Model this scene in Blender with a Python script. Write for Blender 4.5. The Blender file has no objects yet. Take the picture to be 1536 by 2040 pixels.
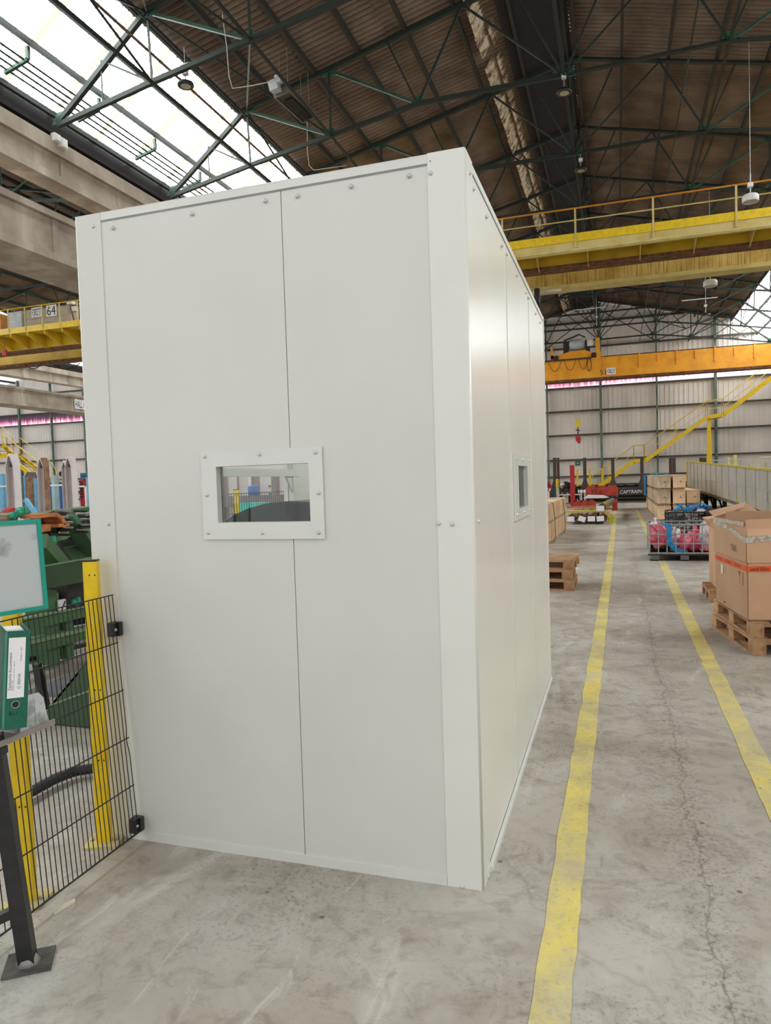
import bpy, bmesh, math, random
from mathutils import Vector, Matrix
random.seed(7)
V = Vector
PI = math.pi
sc = bpy.context.scene
COL = sc.collection

# ------------------------------------------------------------------ camera
CAM = V((0, 0, 1.6))
YAW, PITCH, ROLL, FPX = 0.315727, -0.0426757, -0.0314898, 1413.24
FW = V((-math.sin(YAW) * math.cos(PITCH), math.cos(YAW) * math.cos(PITCH), math.sin(PITCH)))
_r = V((math.cos(YAW), math.sin(YAW), 0))
_u = _r.cross(FW)
RT = _r * math.cos(ROLL) + _u * math.sin(ROLL)
UP = -_r * math.sin(ROLL) + _u * math.cos(ROLL)
cd = bpy.data.cameras.new('camera')
cd.sensor_fit = 'VERTICAL'
cd.sensor_height = 24.0
cd.lens = 24.0 * FPX / 2040.0
cd.clip_start = 0.05
cd.clip_end = 300
cam = bpy.data.objects.new('camera', cd)
COL.objects.link(cam)
cam.matrix_world = Matrix(((RT.x, UP.x, -FW.x, CAM.x), (RT.y, UP.y, -FW.y, CAM.y), (RT.z, UP.z, -FW.z, CAM.z), (0, 0, 0, 1)))
sc.camera = cam

# ------------------------------------------------------------------ world, exposure
sc.view_settings.view_transform = 'Standard'
sc.view_settings.look = 'None'
sc.view_settings.exposure = 0.0
sc.view_settings.gamma = 1.0
sc.view_settings.use_curve_mapping = False
sc.cycles.max_bounces = 8
sc.cycles.diffuse_bounces = 5
sc.cycles.glossy_bounces = 4
sc.cycles.transparent_max_bounces = 12
sc.cycles.caustics_reflective = False
sc.cycles.caustics_refractive = False
SKY_STRENGTH = 1.15      # daylight coming in through the open end of the hall behind the camera
SHEET_GLOW = 10.5        # daylight coming through the translucent roof sheets
w = bpy.data.worlds.new('overcast_sky')
sc.world = w
w.use_nodes = True
w.node_tree.nodes['Background'].inputs[0].default_value = (0.97, 0.985, 1.0, 1)
w.node_tree.nodes['Background'].inputs[1].default_value = SKY_STRENGTH

# ------------------------------------------------------------------ measuring helpers (a pixel of the photograph's frame -> the point on a real plane)
def ray(px):
    return FW + RT * ((px[0] - 768) / FPX) - UP * ((px[1] - 1020) / FPX)
def onx(px, x):
    d = ray(px); return CAM + d * (x / d.x)
def ony(px, y):
    d = ray(px); return CAM + d * (y / d.y)
def onz(px, z):
    d = ray(px); return CAM + d * ((z - 1.6) / d.z)

# ------------------------------------------------------------------ materials
def S(r, g, b):
    f = lambda c: (c / 255 / 12.92) if c / 255 <= .04045 else ((c / 255 + .055) / 1.055) ** 2.4
    return (f(r), f(g), f(b), 1)
MATS = {}
def N(nt, t, **kw):
    n = nt.nodes.new(t)
    for k, v in kw.items():
        if k in n.inputs.keys() if isinstance(k, str) else False:
            n.inputs[k].default_value = v
        else:
            setattr(n, k, v)
    return n
def ramp(nt, fac, stops):
    r = nt.nodes.new('ShaderNodeValToRGB')
    e = r.color_ramp.elements
    while len(e) < len(stops): e.new(0.5)
    for i, (p, c) in enumerate(stops):
        e[i].position = p
        e[i].color = c if len(c) == 4 else (*c, 1)
    nt.links.new(fac, r.inputs[0])
    return r.outputs[0]
def noise(nt, vec, scale, detail=4, rough=.55, mapscale=None, dist=0):
    if mapscale:
        m = nt.nodes.new('ShaderNodeMapping'); m.inputs['Scale'].default_value = mapscale
        nt.links.new(vec, m.inputs['Vector']); vec = m.outputs[0]
    n = nt.nodes.new('ShaderNodeTexNoise')
    n.inputs['Scale'].default_value = scale
    n.inputs['Detail'].default_value = detail
    n.inputs['Roughness'].default_value = rough
    n.inputs['Distortion'].default_value = dist
    nt.links.new(vec, n.inputs['Vector'])
    return n.outputs['Fac']
def mixc(nt, fac, a, b, mode='MIX'):
    m = nt.nodes.new('ShaderNodeMix'); m.data_type = 'RGBA'; m.blend_type = mode
    if isinstance(fac, (int, float)): m.inputs[0].default_value = fac
    else: nt.links.new(fac, m.inputs[0])
    for s, v in ((6, a), (7, b)):
        if isinstance(v, (tuple, list)): m.inputs[s].default_value = v if len(v) == 4 else (*v, 1)
        else: nt.links.new(v, m.inputs[s])
    return m.outputs[2]
def bsdf_mat(name):
    m = bpy.data.materials.new(name); m.use_nodes = True
    nt = m.node_tree
    return m, nt, nt.nodes['Principled BSDF']
def mat(name, c, rough=.5, metal=0, c2=None, ns=4, lo=.4, hi=.65, bump=0, bs=40, streak=None, scol=None, slo=.5, shi=.7, coat=0, world=False, spec=.5):
    if name in MATS: return MATS[name]
    m, nt, b = bsdf_mat(name)
    if world:
        vec = nt.nodes.new('ShaderNodeNewGeometry').outputs['Position']
    else:
        vec = nt.nodes.new('ShaderNodeTexCoord').outputs['Object']
    if c2 is None: c2 = tuple(x * .78 for x in c[:3]) + (1,)
    col = mixc(nt, ramp(nt, noise(nt, vec, ns, 5), [(lo, (0, 0, 0)), (hi, (1, 1, 1))]), c, c2)
    if streak:
        f = ramp(nt, noise(nt, vec, 1.0, 4, .6, streak), [(slo, (0, 0, 0)), (shi, (1, 1, 1))])
        col = mixc(nt, f, col, scol)
    nt.links.new(col, b.inputs['Base Color'])
    b.inputs['Roughness'].default_value = rough
    b.inputs['Metallic'].default_value = metal
    b.inputs['Specular IOR Level'].default_value = spec
    if coat:
        b.inputs['Coat Weight'].default_value = coat
        b.inputs['Coat Roughness'].default_value = .22
    if bump:
        bp = nt.nodes.new('ShaderNodeBump'); bp.inputs['Strength'].default_value = bump
        bp.inputs['Distance'].default_value = .01
        nt.links.new(noise(nt, vec, bs, 4), bp.inputs['Height'])
        nt.links.new(bp.outputs[0], b.inputs['Normal'])
    MATS[name] = m
    return m
def concrete_floor(name, paint=None):
    m, nt, b = bsdf_mat(name)
    vec = nt.nodes.new('ShaderNodeNewGeometry').outputs['Position']
    big = noise(nt, vec, .55, 6, .6, None, .6)
    col = ramp(nt, big, [(.30, S(140, 130, 118)), (.45, S(170, 163, 152)), (.56, S(186, 181, 172)), (.68, S(208, 204, 195))])
    st = ramp(nt, noise(nt, vec, 2.3, 8, .68, (.8, 1.1, 1), 1.2), [(.50, (0, 0, 0)), (.66, (1, 1, 1))])
    col = mixc(nt, mixc(nt, .42, (0, 0, 0), st), col, S(126, 112, 100))
    pale = ramp(nt, noise(nt, vec, 1.1, 7, .62, (1.6, .5, 1), 2), [(.57, (0, 0, 0)), (.7, (1, 1, 1))])
    col = mixc(nt, mixc(nt, .5, (0, 0, 0), pale), col, S(214, 212, 206))
    mid = ramp(nt, noise(nt, vec, 9, 7, .7, None, .8), [(.36, (.70, .68, .66)), (.5, (1, 1, 1)), (.66, (1.0, 1.0, 1.0))])
    col = mixc(nt, .8, col, mid, 'MULTIPLY')
    scuff = ramp(nt, noise(nt, vec, 3.2, 8, .7, (2.6, .7, 1), 1.0), [(.60, (0, 0, 0)), (.70, (1, 1, 1))])
    col = mixc(nt, mixc(nt, .4, (0, 0, 0), scuff), col, S(222, 218, 210))
    # speckle and pits
    fine = noise(nt, vec, 55, 6, .7)
    patch = ramp(nt, noise(nt, vec, .9, 3), [(.42, (0, 0, 0)), (.6, (1, 1, 1))])
    sp = ramp(nt, fine, [(.53, (0, 0, 0)), (.66, (1, 1, 1))])
    mm = nt.nodes.new('ShaderNodeMath'); mm.operation = 'MULTIPLY'
    nt.links.new(sp, mm.inputs[0]); nt.links.new(patch, mm.inputs[1])
    m2 = nt.nodes.new('ShaderNodeMath'); m2.operation = 'MULTIPLY'; m2.inputs[1].default_value = .8
    nt.links.new(mm.outputs[0], m2.inputs[0])
    col = mixc(nt, m2.outputs[0], col, S(96, 84, 76))
    vo = nt.nodes.new('ShaderNodeTexVoronoi'); vo.feature = 'F1'; vo.inputs['Scale'].default_value = 3.2
    vo.inputs['Randomness'].default_value = 1
    wob = nt.nodes.new('ShaderNodeMapping'); nt.links.new(vec, wob.inputs[0])
    nt.links.new(wob.outputs[0], vo.inputs['Vector'])
    pit = ramp(nt, vo.outputs['Distance'], [(.02, (1, 1, 1)), (.045, (0, 0, 0))])
    col = mixc(nt, pit, col, S(104, 94, 86))
    # long pitted crack down the aisle
    sp_ = nt.nodes.new('ShaderNodeSeparateXYZ'); nt.links.new(vec, sp_.inputs[0])
    wv = nt.nodes.new('ShaderNodeMath'); wv.operation = 'MULTIPLY_ADD'; wv.inputs[1].default_value = .22; wv.inputs[2].default_value = -.11 - .30
    nt.links.new(noise(nt, vec, 2.2, 5, .65), wv.inputs[0])
    dx_ = nt.nodes.new('ShaderNodeMath'); dx_.operation = 'ADD'; nt.links.new(sp_.outputs[0], dx_.inputs[0]); nt.links.new(wv.outputs[0], dx_.inputs[1])
    ab = nt.nodes.new('ShaderNodeMath'); ab.operation = 'ABSOLUTE'; nt.links.new(dx_.outputs[0], ab.inputs[0])
    wide = ramp(nt, ab.outputs[0], [(0, (1, 1, 1)), (.16, (0, 0, 0))])
    chips = ramp(nt, noise(nt, vec, 42, 8, .75), [(.50, (0, 0, 0)), (.60, (1, 1, 1))])
    m3 = nt.nodes.new('ShaderNodeMath'); m3.operation = 'MULTIPLY'; nt.links.new(wide, m3.inputs[0]); nt.links.new(chips, m3.inputs[1])
    m4 = nt.nodes.new('ShaderNodeMath'); m4.operation = 'MULTIPLY'; m4.inputs[1].default_value = .7; nt.links.new(m3.outputs[0], m4.inputs[0])
    col = mixc(nt, m4.outputs[0], col, S(98, 86, 76))
    thin = ramp(nt, ab.outputs[0], [(0, (1, 1, 1)), (.006, (0, 0, 0))])
    col = mixc(nt, mixc(nt, .5, (0, 0, 0), thin), col, S(88, 76, 68))
    # crack
    vc = nt.nodes.new('ShaderNodeTexVoronoi'); vc.feature = 'DISTANCE_TO_EDGE'; vc.inputs['Scale'].default_value = .32
    nz = nt.nodes.new('ShaderNodeTexNoise'); nz.inputs['Scale'].default_value = 2.5; nz.inputs['Detail'].default_value = 6
    nt.links.new(vec, nz.inputs['Vector'])
    va = nt.nodes.new('ShaderNodeVectorMath'); va.operation = 'MULTIPLY_ADD'
    nt.links.new(nz.outputs['Color'], va.inputs[0]); va.inputs[1].default_value = (.55, .55, 0); nt.links.new(vec, va.inputs[2])
    nt.links.new(va.outputs[0], vc.inputs['Vector'])
    ck = ramp(nt, vc.outputs['Distance'], [(.0, (1, 1, 1)), (.006, (0, 0, 0))])
    col = mixc(nt, mixc(nt, .22, (0, 0, 0), ck), col, S(90, 80, 72))
    if paint:
        wear = ramp(nt, noise(nt, vec, 34, 10, .8), [(.53, (1, 1, 1)), (.62, (.2, .2, .2))])
        wear2 = ramp(nt, noise(nt, vec, 3.2, 6, .65), [(.40, (.88, .88, .88)), (.62, (.38, .38, .38))])
        wm = nt.nodes.new('ShaderNodeMath'); wm.operation = 'MULTIPLY'
        nt.links.new(wear, wm.inputs[0]); nt.links.new(wear2, wm.inputs[1])
        pc = ramp(nt, noise(nt, vec, 5, 5, .6), [(.35, paint), (.7, tuple(min(1, x * 1.12) for x in paint[:3]))])
        col = mixc(nt, wm.outputs[0], col, pc)
    nt.links.new(col, b.inputs['Base Color'])
    rr = ramp(nt, noise(nt, vec, 1.3, 4), [(.3, (.36, .36, .36)), (.7, (.62, .62, .62))])
    nt.links.new(rr, b.inputs['Roughness'])
    bp = nt.nodes.new('ShaderNodeBump'); bp.inputs['Strength'].default_value = .25; bp.inputs['Distance'].default_value = .006
    nt.links.new(noise(nt, vec, 38, 8, .7), bp.inputs['Height'])
    nt.links.new(bp.outputs[0], b.inputs['Normal'])
    return m
def glow_sheet(name, strength, cols):
    # ribs and laps of the sheets let less daylight through
    m = bpy.data.materials.new(name); m.use_nodes = True
    nt = m.node_tree; nt.nodes.clear()
    out = nt.nodes.new('ShaderNodeOutputMaterial')
    em = nt.nodes.new('ShaderNodeEmission')
    vec = nt.nodes.new('ShaderNodeNewGeometry').outputs['Position']
    col = ramp(nt, noise(nt, vec, 1.0, 3, .5, (.12, .9, .12)), cols)
    sx = nt.nodes.new('ShaderNodeSeparateXYZ'); nt.links.new(vec, sx.inputs[0])
    def comb(freq, lo, hi, shift=0.0):
        a = nt.nodes.new('ShaderNodeMath'); a.operation = 'MULTIPLY_ADD'; a.inputs[1].default_value = freq; a.inputs[2].default_value = shift
        nt.links.new(sx.outputs[1], a.inputs[0])
        f = nt.nodes.new('ShaderNodeMath'); f.operation = 'FRACT'; nt.links.new(a.outputs[0], f.inputs[0])
        return ramp(nt, f.outputs[0], [(lo, (1, 1, 1)), (hi, (0, 0, 0))])
    col = mixc(nt, comb(4.0, .14, .18), col, (.092, .102, .104))
    col = mixc(nt, comb(.78, .10, .13, .3), col, (.112, .098, .082))
    nt.links.new(col, em.inputs[0])
    em.inputs[1].default_value = strength
    nt.links.new(em.outputs[0], out.inputs[0])
    return m
def glass_mat(name, tint=(.96, .98, .97), gloss=.12):
    m = bpy.data.materials.new(name); m.use_nodes = True
    nt = m.node_tree; nt.nodes.clear()
    out = nt.nodes.new('ShaderNodeOutputMaterial')
    tr = nt.nodes.new('ShaderNodeBsdfTransparent'); tr.inputs[0].default_value = (*tint, 1)
    gl = nt.nodes.new('ShaderNodeBsdfGlossy'); gl.inputs['Roughness'].default_value = .02
    fr = nt.nodes.new('ShaderNodeFresnel'); fr.inputs[0].default_value = 1.5
    mx = nt.nodes.new('ShaderNodeMixShader')
    nt.links.new(fr.outputs[0], mx.inputs[0]); nt.links.new(tr.outputs[0], mx.inputs[1]); nt.links.new(gl.outputs[0], mx.inputs[2])
    nt.links.new(mx.outputs[0], out.inputs[0])
    MATS[name] = m
    return m

floor_m = concrete_floor('worn_concrete_floor')
yellow_line_m = concrete_floor('worn_yellow_floor_paint', S(224, 206, 104))
white_line_m = concrete_floor('worn_white_floor_paint', S(226, 218, 205))
booth_m = mat('white_coat_lifted_sides', S(226, 226, 219), .36, c2=S(221, 221, 214), ns=1.5, coat=.55, spec=.45)  # same coat as the front, toned lighter for the dimmer side walls
booth_front_m = mat('white_coat_dimmed_front', S(214, 214, 208), .38, c2=S(210, 210, 204), ns=1.5, coat=.15)  # same coat as the sides, toned down where the front catches more light
trim_m = mat('white_trim_coat', S(219, 220, 214), .35, c2=S(214, 215, 210), ns=2, coat=.3)
seal_m = mat('dark_seam', S(150, 152, 149), .8)
steel_m = mat('bare_steel', S(190, 190, 188), .3, .9, bump=.05)
galv_m = mat('galvanised_steel', S(176, 178, 176), .42, .6, c2=S(150, 152, 150), ns=14)
green_m = mat('green_truss_paint', S(44, 82, 66), .5, c2=S(34, 62, 50), ns=3)
dgreen_m = mat('dark_green_truss_paint', S(32, 46, 40), .6, c2=S(38, 44, 38), ns=3)
gusset_m = mat('bright_green_gusset', S(40, 98, 74), .5, c2=S(34, 80, 62), ns=5)
roof_m = mat('brown_fibre_cement', S(146, 127, 111), .8, c2=S(116, 98, 84), ns=.9, bump=0, streak=(.2, .8, .2), scol=S(108, 90, 76), slo=.5, shi=.75, world=True)
boards_m = mat('weathered_ridge_boards', S(232, 214, 188), .9, c2=S(120, 98, 80), ns=4, lo=.45, hi=.62, world=True, bump=.3)
purlin_m = mat('dark_purlin_paint', S(46, 48, 42), .75, c2=S(58, 48, 40), ns=4, world=True)
concrete_m = mat('beige_cast_concrete', S(172, 160, 145), .85, c2=S(146, 132, 118), ns=1.2, bump=.2, bs=25, streak=(1.2, 1.2, .12), scol=S(190, 180, 165), slo=.52, shi=.66, world=True)
wallsheet_m = mat('pale_cladding_sheet', S(234, 228, 222), .7, c2=S(224, 218, 212), ns=.6, streak=(.5, .5, .1), scol=S(204, 198, 192), slo=.5, shi=.8, world=True)
girt_m = mat('dark_girt_paint', S(66, 68, 60), .65, c2=S(82, 72, 62), ns=4)
column_m = mat('grey_green_column_paint', S(104, 122, 108), .6, c2=S(74, 88, 78), ns=2)
fascia_m = mat('black_gutter_board', S(34, 28, 32), .8)
rib_m = mat('rust_pipe', S(120, 82, 60), .7, c2=S(80, 62, 50), ns=6)
yellow_m = mat('safety_yellow_paint', S(238, 204, 26), .4, c2=S(222, 184, 16), ns=9, streak=(9, 9, 1.5), scol=S(206, 160, 20), slo=.62, shi=.8)
crane_y_m = mat('faded_yellow_crane_paint', S(214, 182, 40), .5, c2=S(188, 152, 44), ns=1.6, lo=.45, hi=.7)
crane_w_m = mat('rust_streaked_crane_paint', S(222, 192, 108), .6, c2=S(180, 146, 58), ns=1.2, streak=(22, 22, .5), scol=S(110, 68, 34), slo=.5, shi=.68, world=True)
crane_pale_m = mat('chalky_yellow_paint', S(212, 194, 128), .6, c2=S(198, 176, 98), ns=3, world=True)
crane_rust_m = mat('rusty_flange', S(120, 78, 40), .8, c2=S(84, 50, 28), ns=6, lo=.42, hi=.58, world=True)
crane_o_m = mat('orange_yellow_crane_paint', S(246, 168, 28), .45, c2=S(230, 150, 22), ns=1.6)
orange_m = mat('orange_paint', S(216, 140, 40), .5)
cranebox_m = mat('beige_electric_box', S(176, 162, 140), .55, c2=S(166, 150, 128))
greybox_m = mat('pale_grey_box', S(196, 202, 206), .5)
white_m = mat('white_plastic', S(232, 232, 228), .45)
black_m = mat('black_paint', S(28, 28, 30), .38, c2=S(40, 40, 42), ns=20, spec=.5)
blackrub_m = mat('black_rubber', S(24, 24, 26), .75)
darkmetal_m = mat('dark_metal', S(52, 48, 46), .5, .3)
wire_m = mat('black_fence_wire', S(30, 28, 26), .45)
machine_m = mat('machine_green_paint', S(70, 112, 72), .45, c2=S(58, 94, 60), ns=3, streak=(5, 5, 2), scol=S(88, 130, 90), slo=.6, shi=.8)
mdark_m = mat('dark_machine_green_paint', S(52, 80, 52), .5, c2=S(44, 68, 44), ns=3)
mlight_m = mat('worn_green_edge_paint', S(128, 158, 118), .5, c2=S(104, 134, 96), ns=6)
motor_m = mat('turquoise_motor_paint', S(48, 168, 132), .4, c2=S(36, 140, 112), ns=12)
rustor_m = mat('worn_orange_brown_paint', S(192, 120, 72), .55, c2=S(146, 84, 48), ns=12)
chain_m = mat('oily_chain_steel', S(62, 52, 44), .45, .6, c2=S(36, 30, 26), ns=30)
post_grey_m = mat('pinkish_grey_steel_post', S(222, 214, 212), .5, c2=S(208, 198, 196), ns=3)
post_brown_m = mat('rusty_brown_post', S(158, 122, 92), .7, c2=S(120, 88, 66), ns=9)
sky_blue_m = mat('light_blue_paint', S(122, 186, 222), .5, c2=S(100, 168, 210), ns=8)
blue_m = mat('mid_blue_paint', S(58, 104, 178), .5)
red_m = mat('red_paint', S(186, 34, 36), .5, c2=S(160, 28, 32), ns=5)
redcrate_m = mat('worn_red_steel', S(190, 70, 52), .6, c2=S(160, 50, 38), ns=4, lo=.45, hi=.6)
wood_m = mat('pale_new_wood', S(240, 210, 176), .65, c2=S(226, 190, 152), ns=3, streak=(3, 3, 30), scol=S(210, 170, 132), slo=.55, shi=.75, bump=.1)
wood2_m = mat('pale_greyed_wood', S(224, 200, 170), .7, c2=S(176, 152, 126), ns=3, streak=(30, 3, 3), scol=S(160, 140, 116), slo=.5, shi=.7)
pallet_m = mat('pallet_wood', S(190, 150, 112), .75, c2=S(150, 112, 80), ns=5, streak=(2, 26, 26), scol=S(134, 98, 68), slo=.52, shi=.72, bump=.15)
card_m = mat('brown_cardboard', S(184, 148, 118), .8, c2=S(172, 136, 106), ns=1.5, bump=.06, bs=60)
card2_m = mat('pinkish_lit_cardboard', S(204, 162, 130), .8, c2=S(190, 148, 116), ns=1.5)  # lighter copy of the brown card; also the open box's own colour
tape_m = mat('clear_silver_tape', S(196, 192, 182), .25, c2=S(160, 150, 136), ns=30, lo=.45, hi=.55, bump=.4, bs=60)
otape_m = mat('orange_tape', S(226, 88, 30), .4, c2=S(210, 74, 24), ns=10)
pink_m = mat('pink_plastic_bag', S(214, 70, 100), .35, c2=S(232, 130, 148), ns=9, bump=.5, bs=18)
clearbag_m = mat('clear_crumpled_plastic', S(216, 196, 200), .25, c2=S(176, 160, 164), ns=14, bump=.6, bs=22)
bluestrap_m = mat('bright_blue_strap', S(30, 140, 200), .45, c2=S(24, 110, 168), ns=9)
greenstrap_m = mat('dark_green_strap', S(38, 92, 58), .6)
yellowrag_m = mat('yellow_sling', S(206, 196, 40), .7)
paper_m = mat('white_paper', S(240, 238, 238), .6, c2=S(230, 228, 230))
barend_m = mat('dark_red_bar_ends', S(120, 62, 66), .7, c2=S(84, 48, 50), ns=40)
bar_m = mat('mill_scale_bar', S(86, 74, 66), .55, .4, c2=S(120, 92, 70), ns=8)
wagon_m = mat('black_wagon_paint', S(48, 42, 42), .55, c2=S(62, 50, 46), ns=3)
tank_m = mat('dull_wagon_underframe', S(112, 104, 88), .6)
stanch_m = mat('dark_brown_stanchion', S(58, 48, 48), .6, c2=S(74, 54, 50))
ramp_m = mat('grey_ramp_panel_paint', S(182, 180, 172), .6, c2=S(170, 166, 158), ns=1.6, streak=(1, 2, .3), scol=S(150, 146, 136), slo=.58, shi=.75, world=True)
rampy_m = mat('dull_yellow_marks', S(190, 174, 60), .6)
binder_m = mat('green_binder_board', S(14, 98, 78), .5, c2=S(10, 88, 70), ns=20)
binderedge_m = mat('rubbed_green_edge', S(70, 140, 122), .5)
teal_m = mat('turquoise_board_frame', S(26, 158, 140), .35)
board_m = mat('smudged_whiteboard', S(186, 194, 196), .16, c2=S(150, 158, 160), ns=9, lo=.56, hi=.66, coat=.5)
acryl_m = mat('cloudy_acrylic', S(196, 200, 200), .3, c2=S(150, 156, 156), ns=14, lo=.5, hi=.62)
shelf_m = mat('grey_shelf_edge', S(148, 140, 134), .5)
skin_m = mat('skin', S(206, 160, 140), .55)
cloth_m = mat('black_work_clothes', S(26, 22, 24), .85)
ink_m = mat('black_print', S(26, 26, 30), .6)
inkg_m = mat('green_print', S(20, 104, 84), .6)
inkw_m = mat('white_print', S(232, 232, 232), .6)
lampbody_m = mat('lamp_housing', S(62, 66, 66), .45, .3)
lampglass_m = mat('lamp_lens', S(190, 184, 160), .3)
glass_m = glass_mat('clear_glass')
screw_m = mat('white_painted_screw', S(212, 213, 208), .22, .15, coat=.5)
cover_m = mat('grey_green_machine_cover', S(74, 88, 80), .4, c2=S(64, 78, 70), ns=2)
bluesign_m = mat('blue_sign', S(40, 112, 146), .5)
hose_m = mat('black_corrugated_hose', S(38, 40, 46), .5)
litter_m = mat('pale_scrap', S(216, 206, 186), .7)
skylight_m = glow_sheet('backlit_translucent_sheet', SHEET_GLOW, [(.35, (.90, .95, .93)), (.56, (.96, .98, .97)), (.66, (1, .93, .86)), (.74, (.97, .98, .97))])
# the strip of coloured translucent sheets high in the end wall
m_, nt_, b_ = bsdf_mat('pink_backlit_sheet')
_v = nt_.nodes.new('ShaderNodeNewGeometry').outputs['Position']
_a = noise(nt_, _v, 1.0, 2, .5, (.10, .1, .1))
_c = noise(nt_, _v, 1.0, 3, .6, (5, 1, .5))
_sx = nt_.nodes.new('ShaderNodeSeparateXYZ'); nt_.links.new(_v, _sx.inputs[0])
_mr = nt_.nodes.new('ShaderNodeMapRange'); _mr.inputs[1].default_value = 7.6; _mr.inputs[2].default_value = 8.6
_mr.inputs[3].default_value = .42; _mr.inputs[4].default_value = -.42
nt_.links.new(_sx.outputs[2], _mr.inputs[0])
_ad = nt_.nodes.new('ShaderNodeMath'); _ad.operation = 'ADD'; nt_.links.new(_c, _ad.inputs[0]); nt_.links.new(_mr.outputs[0], _ad.inputs[1])
_mr2 = nt_.nodes.new('ShaderNodeMapRange'); _mr2.inputs[1].default_value = -3; _mr2.inputs[2].default_value = 8
_mr2.inputs[3].default_value = -.06; _mr2.inputs[4].default_value = .24
nt_.links.new(_sx.outputs[0], _mr2.inputs[0])
_ad2 = nt_.nodes.new('ShaderNodeMath'); _ad2.operation = 'ADD'; nt_.links.new(_ad.outputs[0], _ad2.inputs[0]); nt_.links.new(_mr2.outputs[0], _ad2.inputs[1])
_col = ramp(nt_, _ad2.outputs[0], [(.3, (.05, .035, .05)), (.5, (.16, .05, .09)), (.68, (.75, .28, .42)), (.88, (1, .86, 1))])
nt_.links.new(_col, b_.inputs['Base Color'])
nt_.links.new(_col, b_.inputs['Emission Color']); b_.inputs['Emission Strength'].default_value = .75
pinksheet_m = m_

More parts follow.
